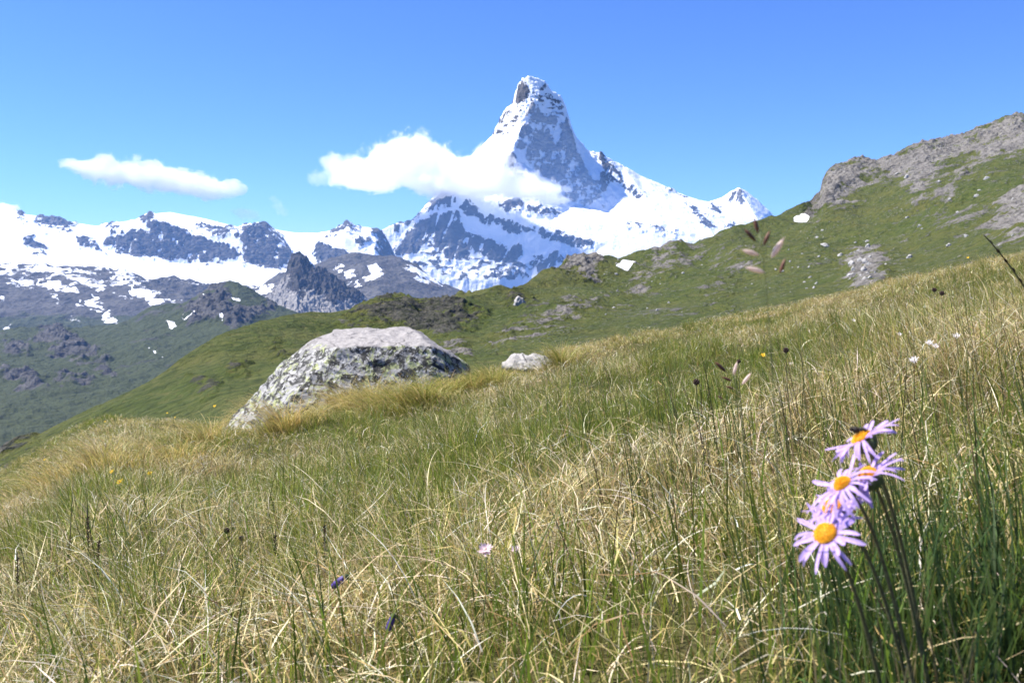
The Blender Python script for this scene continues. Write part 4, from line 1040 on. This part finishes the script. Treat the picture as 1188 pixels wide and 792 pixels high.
# ------------------------------------------------------------------ grass seed heads close to the lens
M_SPK = simple_mat('spikelet_brown', (0.13, 0.05, 0.026), 0.5, 300, 0.4, 0.4)
M_SPKL = simple_mat('spikelet_pale', (0.86, 0.70, 0.60), 0.45, 300, 0.2, 0.4, 0.5)
M_GSTEM = simple_mat('grass_culm', (0.15, 0.17, 0.07), 0.5, 200, 0.3)
def panicle(spk, D, base, top, label, stem_px):
    base = ground_v(*base); root = empty('grass_panicle', base); tag(root, label, 'seed head', 'grass panicles close to the lens')
    st = bez(base, V3(*stem_px, D), V3(*top, D), 20)
    m = MB(); m.tube(st, [0.0005 - 0.00035 * i / 19 for i in range(20)], 6)
    ends = []
    for x1, y1, x2, y2, pale, dd in spk:
        a = V3(x1, y1, D + dd); b = V3(x2, y2, D + dd)     # a = tip, b = attached end
        j = min(range(10, 20), key=lambda i: (st[i] - b).length + (0.02 if st[i].z > b.z else 0))
        m.tube(bez(st[j], (st[j] + b) / 2 + Vector((0, 0, 0.001)), b, 5), [0.00014] * 5, 5); ends.append((a, b, pale))
    m.build('stem', M_GSTEM, root, base)
    for a, b, pale in ends:
        m = MB(); ax = (a - b); L = ax.length
        pts = [b + ax * t for t in (0, .08, .2, .4, .6, .8, .93, 1.0, 1.12)]
        rad = [L * q for q in (0.02, 0.06, 0.10, 0.13, 0.125, 0.09, 0.045, 0.015, 0.004)]
        m.tube(pts, rad, 9); m.build('spikelet', M_SPKL if pale else M_SPK, root, base)
panicle([(875, 253, 880, 271, 0, 0.01), (864, 266, 877, 280, 0, -0.01), (893, 268, 886, 285, 0, 0), (861, 290, 881, 296, 1, 0.005), (909, 277, 895, 299, 1, 0), (865, 310, 887, 316, 1, -0.005), (911, 300, 905, 317, 0, 0.01)],
        0.46, (0.17, 0.52), (881, 268), 'open grass panicle of brown and pale spikelets held against the hill', (905, 420))
panicle([(830, 420, 842, 431, 0, 0), (838, 437, 849, 442, 0, 0.005), (855, 420, 851, 435, 1, 0), (871, 433, 861, 446, 1, 0.005), (842, 448, 851, 451, 0, 0), (832, 459, 839, 463, 0, -0.005)],
        0.70, (0.20, 0.76), (850, 432), 'smaller grass panicle of reddish spikelets among the rushes', (875, 500))

# ------------------------------------------------------------------ dark beaded stalk at right edge
M_DARK = simple_mat('dark_seed', (0.050, 0.028, 0.020), 0.7, 300, 0.4)
M_DSTEM = simple_mat('dark_stalk', (0.10, 0.095, 0.05), 0.6, 200, 0.4)
def stalk():
    D = 0.75; base = ground_v(0.66, 0.95); root = empty('plant_stalk', base); tag(root, 'bare dark beaded stalk leaning in at the right edge', 'stalk')
    st = bez(base, V3(1235, 370, D + 0.05), V3(1141, 272, D), 24)
    m = MB(); m.tube(st, [0.0016 - 0.0011 * i / 23 for i in range(24)], 7); m.build('stem', M_DSTEM, root, base)
    m = MB(); r = random.Random(3)
    for i in range(9, 23):
        p = st[i]; d = (st[min(i + 1, 23)] - st[i - 1]).normalized()
        m.ellipsoid(p + Vector((r.uniform(-1, 1), r.uniform(-1, 1), r.uniform(-1, 1))) * 0.0008, d, 0.0030, 0.0011 * r.uniform(0.7, 1.3), 7, 5)
    m.build('seed_husks', M_DARK, root, base)
stalk()

# ------------------------------------------------------------------ small flowers, buds, seed heads over the meadow
M_WHITE = simple_mat('white_petals', (0.80, 0.76, 0.74), 0.6, 200, 0.1, 0.2, 0.3)
M_PINKW = simple_mat('pinkish_petals', (0.74, 0.58, 0.60), 0.6, 200, 0.15, 0.2, 0.3)
M_YEL = simple_mat('yellow_petals', (0.80, 0.55, 0.03), 0.6, 200, 0.15, 0.2, 0.3)
M_VIO = simple_mat('violet_bud', (0.075, 0.045, 0.22), 0.5, 200, 0.4, 0.3, 0.15)
M_SPIKE = simple_mat('sedge_spike', (0.085, 0.045, 0.025), 0.7, 300, 0.5)

def at_depth(px, py, dmin=0.5, lift=0.1):
    """a point on the sight line that floats `lift` above the meadow"""
    d = np.linspace(0.5, 18, 6000); p = W(np.full_like(d, px), np.full_like(d, py), 1.0) * d[:, None]
    hgt = p[:, 2] - G(p[:, 0], p[:, 1])
    far = hgt[d > 2.5]
    lift = max(0.02, min(lift, float(far.min()) + 0.04)) if hgt.min() > 0 or far.min() > -0.02 else lift
    ok = (hgt < lift) & (d > dmin)
    i = int(np.argmax(ok)) if ok.any() else int(np.argmin(np.where(d > max(dmin, 3), hgt, 9)))
    return Vector([float(v) for v in p[i]])
def stem_of(top, lean_x, r0, root, base, mat=None):
    m = MB(); m.tube(bez(base - Vector((0, 0, .005)), base * 0.45 + top * 0.55 + Vector((lean_x, 0, 0.01)), top, 12), [r0 * (1 - 0.4 * i / 11) for i in range(12)], 6)
    m.build('stem', mat or M_GSTEM, root, base)
def blossom(px, py, kind, label, group, lift=0.12, size=0.009):
    top = at_depth(px, py, 2.4 if kind == 'y' else 0.5, lift); r = random.Random(int(px * 7 + py))
    base = ground_v(top.x + r.uniform(-.03, .03), top.y + r.uniform(-.02, .02)); root = empty({'w': 'white_flower', 'y': 'yellow_flower', 'p': 'pink_flower'}[kind], base)
    tag(root, label, 'flower', group)
    stem_of(top, r.uniform(-.02, .02), 0.0009, root, base)
    n = Vector((r.uniform(-.4, .1), -0.55, 0.8)).normalized(); a = n.cross(Vector((1, 0, 0.1))).normalized(); b = n.cross(a); m = MB()
    np_ = {'w': 9, 'y': 8, 'p': 14}[kind]
    for layer in range(2 if kind != 'y' else 1):
        for k in range(np_):
            w = 6.283 * k / np_ + layer * 0.3 + r.uniform(-.1, .1); d = a * math.cos(w) + b * math.sin(w); s = n.cross(d); rows = []
            for i in range(5):
                t = i / 4; q = size * (0.27 if kind == 'y' else 0.15) * math.sin(math.pi * (0.15 + 0.78 * t)); p = top + d * size * (0.15 + t * (1 - .25 * layer) * (0.7 + 0.45 * ((k * 37 + layer * 11) % 10) / 10)) + n * size * (0.35 * t * t + 0.25 * layer)
                rows.append([p - s * q, p + n * q * 0.2, p + s * q])
            m.strip(rows)
    m.build('petals', {'w': M_WHITE, 'y': M_YEL, 'p': M_PINKW}[kind], root, base)
    m = MB(); m.ellipsoid(top + n * size * 0.15, n, size * 0.25, size * 0.3, 9, 6); m.build('flower_disc', M_DISC if kind == 'y' else M_SPKL, root, base)
gw, gy = 'white flowers along the right crest', 'small yellow flowers in the meadow'
blossom(1060, 418, 'w', 'largest white flower, lowest of those on the right crest', gw, 0.08, 0.010)
for px, py, lb in ((1085, 402, 'white flower right of the largest one on the crest'), (1078, 398, 'white flower touching its neighbour in the pair near the crest'), (1043, 388, 'white flower left of the pair near the crest'), (1127, 346, 'white flower furthest right along the dry crest'), (1073, 356, 'tiny white flower highest on the dry crest'), (918, 422, 'white flower among the dark rushes below the seed head'), (1110, 390, 'white flower below the rightmost crest flower'), (990, 372, 'lone white flower at the left end of the dry crest')):
    blossom(px, py, 'w', lb, gw, 0.07, 0.0085)
ylab = ['yellow flower high on the left edge of the meadow', 'brightest yellow flower in the dry grass on the left', 'yellow flower just below the brightest one', 'yellow flower in the green patch right of the brightest one', 'yellow flower nearest the left spur skyline', 'yellow flower beside its neighbour under the hillside rocks', 'yellow flower closest to the left end of the boulder', 'yellow flower in the far left grass below the dark rock streak', 'solitary yellow flower in the golden grass at the far right', 'tiny yellow flower between the rushes near the dark seed head']
for (px, py), lb in zip(((122, 489), (130, 547), (139, 559), (174, 549), (203, 484), (194, 479), (249, 471), (52, 533), (1123, 299), (885, 412)), ylab):
    blossom(px, py, 'y', lb, gy, 0.09, 0.011)
blossom(563, 638, 'p', 'pinkish white flower head in the middle of the dry grass', 'pale pink flowers in the grass', 0.12, 0.008)
blossom(598, 637, 'p', 'small faded pink flower right of the pinkish white one', 'pale pink flowers in the grass', 0.11, 0.0045)

def bud(px, py, px2, py2, label, lift=0.10):
    a = at_depth(px, py, 0.5, lift); b = V3(px2, py2, a.y); base = ground_v(a.x + 0.03, a.y + 0.02); root = empty('violet_bud', base); tag(root, label, 'flower bud', 'violet buds in the grass')
    stem_of(a, 0.02, 0.0009, root, base); m = MB(); ax = b - a; L = ax.length
    m.tube([a + ax * t for t in (0, .1, .3, .55, .8, .95, 1)], [L * q for q in (.05, .15, .19, .2, .19, .15, .05)], 9); m.build('petals', M_VIO, root, base)
    m = MB(); m.tube([a - ax * .12, a + ax * .02, a + ax * .12], [L * .05, L * .16, L * .19], 8); m.build('flower_cup', M_CUP, root, base)
bud(402, 668, 385, 681, 'violet bellflower bud nodding in the grass on the left')
bud(457, 713, 450, 731, 'small dark violet bud below the nodding bellflower bud', 0.11)

def seed_head(px, py, label, lift, size, lean_x=0.03):
    top = at_depth(px, py, 0.5, lift); r = random.Random(int(px)); base = ground_v(top.x + lean_x, top.y + 0.02); root = empty('seed_head', base); tag(root, label, 'seed head', 'dark round seed heads')
    stem_of(top, -0.01, 0.0009, root, base, M_DSTEM); m = MB()
    for k in range(26):
        z = 1 - 2 * (k + .5) / 26; w = k * 2.4; rr = math.sqrt(1 - z * z); d = Vector((rr * math.cos(w), rr * math.sin(w), z)); m.ellipsoid(top + d * size * 0.5, d, size * 0.5, size * 0.22, 6, 5)
    m.build('seeds', M_DARK, root, base)
for a in ((912, 406, 'dark round seed head highest among the right rushes', 0.20, 0.006), (808, 443, 'dark seed head left of the reddish panicle', 0.18, 0.0065), (857, 419, 'dark seed head at the tip of the reddish panicle', 0.2, 0.0045), (263, 615, 'larger of two dark round seed heads in the left half of the meadow', 0.13, 0.006), (280, 624, 'smaller dark seed head just right of the larger one on the left', 0.12, 0.005), (1084, 336, 'left of two dark seed heads on the dry crest', 0.16, 0.009), (1093, 340, 'right of two dark seed heads on the dry crest', 0.16, 0.008)):
    seed_head(*a)

def spike(px, y_tip, y_head0, y_head1, px_base, label, lift=0.2):
    tip = at_depth(px, y_tip, 0.5, lift); D = tip.y; h0 = V3(px + (px_base - px) * .35, y_head0, D); h1 = V3(px + (px_base - px) * .6, y_head1, D)
    base = ground_v(V3(px_base, 700, D).x, D); root = empty('sedge_spike', base); tag(root, label, 'sedge', 'brown sedge spikes on the left')
    m = MB(); m.tube([base - Vector((0, 0, .005)), base * .5 + h1 * .5, h1, h0, h0 * .5 + tip * .5, tip], [0.0012, 0.0012, 0.0011, 0.001, 0.0007, 0.0003], 6); m.build('stem', M_DSTEM, root, base)
    m = MB(); r = random.Random(int(px * 3)); ax = h0 - h1; L = ax.length
    for k in range(22):
        t = k / 21; w = k * 2.4; d = Vector((math.cos(w), math.sin(w), 0.9)).normalized(); m.ellipsoid(h1 + ax * t + Vector((math.cos(w), math.sin(w), 0)) * 0.0012, d, 0.0035, 0.0011, 6, 4)
    m.build('seeds', M_SPIKE, root, base)
for a in ((85, 558, 624, 660, 74, 'tallest brown sedge spike near the left edge'), (101, 572, 600, 628, 103, 'thin brown sedge spike right of the tallest one'), (116, 622, 628, 648, 112, 'short brown sedge spike right of the thin one', 0.14), (20, 640, 648, 680, 21, 'brown sedge spike closest to the left edge', 0.14), (376, 600, 610, 634, 377, 'brown sedge spike left of the violet bud', 0.13), (320, 612, 622, 645, 318, 'dark sedge spike between the seed heads and violet bud', 0.13)):
    spike(*a)

# ================================================================== CLOUDS
def cloud(name, blobs, D, label, dens, seed, squash_y=0.8, thr=0.24, nscale=1.0, voxel=40):
    """blobs: (px, py, rx_px, ry_px, depth offset)"""
    k = D / F
    E = []
    for px, py, rx, ry, dd in blobs:
        c = W(px, py, D + dd); E.append((Vector([float(v) for v in c]), Vector((rx * k, max(rx * 0.75, ry) * k * squash_y, ry * k)) * 1.2))
    c0 = sum((e[0] for e in E), Vector()) / len(E)
    bm = bmesh.new()
    for c, r in E:
        bmesh.ops.create_icosphere(bm, subdivisions=3, radius=1.0, matrix=Matrix.Translation(c - c0) @ Matrix.Diagonal((r.x * 1.1, r.y * 1.1, r.z * 1.1, 1)))
    me = bpy.data.meshes.new(name); bm.to_mesh(me); bm.free()
    m, nt = mat_new('cloud_vapour'); t = NT(nt)
    tc = t.n('ShaderNodeTexCoord').outputs['Object']
    tot = None
    for c, r in E:
        vm = t.n('ShaderNodeVectorMath', operation='SUBTRACT'); t.lk(tc, vm.inputs[0]); vm.inputs[1].default_value = c - c0
        v2 = t.n('ShaderNodeVectorMath', operation='DIVIDE'); t.lk(vm.outputs[0], v2.inputs[0]); v2.inputs[1].default_value = r
        v3 = t.n('ShaderNodeVectorMath', operation='LENGTH'); t.lk(v2.outputs[0], v3.inputs[0])
        fld = t.math('SUBTRACT', 1.0, v3.outputs['Value'], True)
        tot = fld if tot is None else t.math('ADD', tot, fld)
    tot = t.math('MINIMUM', tot, 0.8)
    nz = t.noise(tc, nscale / (26 * k), 9, 0.68, 0.25)
    f = t.math('ADD', tot, t.math('MULTIPLY', t.math('SUBTRACT', nz, 0.5), 2.8))
    d = t.ramp(f, [(thr - 0.10, 0.0), (thr + 0.03, 0.12), (thr + 0.14, 1.0)])
    vs = t.n('ShaderNodeVolumePrincipled'); vs.inputs['Color'].default_value = (0.995, 0.997, 1, 1); vs.inputs['Anisotropy'].default_value = 0.2
    t.lk(t.math('MULTIPLY', d, dens), vs.inputs['Density'])
    o_ = t.n('ShaderNodeOutputMaterial'); t.lk(vs.outputs[0], o_.inputs['Volume'])
    o = add_obj(name, me, m, None, c0)
    md = o.modifiers.new('merge', 'REMESH'); md.mode = 'VOXEL'; md.voxel_size = voxel; md.use_smooth_shade = True
    tag(o, label, 'cloud', 'clouds')
    return o
cloud('cloud', [(384, 185, 14, 10, 0), (400, 196, 26, 15, 0), (425, 203, 32, 18, 0), (452, 190, 32, 27, 0), (478, 181, 32, 28, 30), (500, 186, 28, 24, 0), (515, 203, 36, 24, 0), (545, 206, 40, 25, 0), (566, 190, 24, 26, -50), (578, 176, 14, 18, -20), (588, 212, 44, 17, -150), (618, 222, 38, 10, -250), (646, 232, 22, 6, -350), (530, 214, 60, 14, -100), (440, 210, 50, 11, 0)],
      8900, 'large white cloud clinging to the flank of the pyramid peak', 0.007, 1, voxel=45)
cloud('cloud', [(92, 191, 24, 6, 0), (112, 196, 26, 11, 0), (121, 188, 16, 13, 0), (140, 203, 34, 14, 0), (165, 198, 24, 15, 0), (180, 196, 14, 10, 0), (190, 209, 38, 13, 0), (220, 214, 36, 13, 0), (248, 221, 28, 11, 0), (266, 219, 16, 10, 0), (278, 221, 10, 7, 0), (105, 204, 10, 6, 0)],
      11500, 'long flat white cloud alone in the sky on the left', 0.006, 2, nscale=1.5, voxel=55)
cloud('cloud', [(317, 231, 6, 4, 0), (322, 237, 8, 6, 0), (327, 244, 7, 6, 0), (331, 249, 5, 4, 0)], 11500, 'small wisp of cloud above the range, right of the long cloud', 0.002, 3, nscale=3.2, voxel=25, thr=0.25)
cloud('cloud', [(276, 245, 10, 5, 0), (284, 248, 12, 7, 0), (293, 251, 10, 5, 0)], 11500, 'thin wisp of cloud touching the range below the long cloud', 0.003, 4, nscale=3.0, voxel=25, thr=0.25)
cloud('cloud', [(366, 205, 12, 9, 0), (376, 208, 10, 8, 0)], 9300, 'faint torn wisp of cloud off the left end of the large cloud', 0.003, 5, nscale=2.5, voxel=25, thr=0.25)
cloud('cloud', [(-10, 243, 26, 10, 0), (8, 244, 18, 8, 0)], 11500, 'white cloud bank behind the range at the left edge', 0.012, 6, voxel=40)

# ================================================================== HAZE
def haze():
    x0, x1, y0, y1, z0, z1 = -9000, 9000, -1600, 8040, -480, 520
    v = [(x, y, z) for x in (x0, x1) for y in (y0, y1) for z in (z0, z1)]
    f = [(0, 1, 3, 2), (4, 6, 7, 5), (0, 4, 5, 1), (2, 3, 7, 6), (0, 2, 6, 4), (1, 5, 7, 3)]
    me = bpy.data.meshes.new('haze'); me.from_pydata(v, [], f)
    m, nt = mat_new('alpine_haze'); t = NT(nt)
    vs = t.n('ShaderNodeVolumePrincipled'); vs.inputs['Color'].default_value = (0.26, 0.50, 1.0, 1); vs.inputs['Density'].default_value = 3.9e-5; vs.inputs['Anisotropy'].default_value = 0.0
    o_ = t.n('ShaderNodeOutputMaterial'); t.lk(vs.outputs[0], o_.inputs['Volume'])
    o = add_obj('haze', me, m); tag(o, 'thin blue mountain haze filling the valley air', 'haze', None, 'stuff')
haze()

# ================================================================== LIGHT, SKY, CAMERA
sun_dir = Vector((-0.57, 0.13, 0.80)).normalized()
el = math.asin(sun_dir.z); az = math.atan2(sun_dir.x, sun_dir.y)
sl = bpy.data.lights.new('Sun', 'SUN'); sl.energy = 4.9; sl.angle = math.radians(0.53); sl.color = (1.0, 0.955, 0.89)
so = bpy.data.objects.new('Sun', sl); COL.objects.link(so); so.rotation_euler = (-sun_dir).to_track_quat('-Z', 'Y').to_euler(); so.location = (-5, 2, 8)
w = bpy.data.worlds.new('World'); SC.world = w; w.use_nodes = True
nt = w.node_tree; nt.nodes.clear()
sky = nt.nodes.new('ShaderNodeTexSky'); sky.sky_type = 'NISHITA'; sky.sun_disc = False; sky.sun_elevation = el; sky.sun_rotation = az % (2 * math.pi)
sky.altitude = 2500; sky.air_density = 1.0; sky.dust_density = 0.3; sky.ozone_density = 2.0
bg = nt.nodes.new('ShaderNodeBackground'); bg.inputs[1].default_value = 0.087
ow = nt.nodes.new('ShaderNodeOutputWorld'); tint = nt.nodes.new('ShaderNodeMix'); tint.data_type = 'RGBA'; tint.blend_type = 'MULTIPLY'; tint.inputs[0].default_value = 1.0; tint.inputs[7].default_value = (0.43, 0.65, 1.15, 1)
nt.links.new(sky.outputs[0], tint.inputs[6]); nt.links.new(tint.outputs[2], bg.inputs[0]); nt.links.new(bg.outputs[0], ow.inputs[0])

cam = bpy.data.cameras.new('Camera'); cam.sensor_width = 36; cam.lens = 36 * F / 1188.0; cam.clip_start = 0.02; cam.clip_end = 60000
cam.dof.use_dof = True; cam.dof.focus_distance = 1.9; cam.dof.aperture_fstop = cam.lens / 2.0
co = bpy.data.objects.new('Camera', cam); COL.objects.link(co); co.location = (0, 0, 0); co.rotation_euler = (math.pi / 2 - TH, 0, 0)
SC.camera = co
SC.view_settings.view_transform = 'Standard'; SC.view_settings.look = 'None'; SC.view_settings.exposure = 1.2; SC.view_settings.gamma = 1; SC.view_settings.use_curve_mapping = False
SC.render.engine = 'CYCLES'
c = SC.cycles
c.max_bounces = 16; c.diffuse_bounces = 3; c.glossy_bounces = 2; c.transmission_bounces = 4; c.volume_bounces = 16; c.transparent_max_bounces = 16
c.volume_step_rate = 1.0; c.volume_max_steps = 256
c.sample_clamp_indirect = 8; c.caustics_reflective = False; c.caustics_refractive = False
c.use_denoising = True
try:
    c.denoiser = 'OPENIMAGEDENOISE'; c.denoising_input_passes = 'RGB_ALBEDO_NORMAL'; c.denoising_prefilter = 'ACCURATE'
except Exception: pass
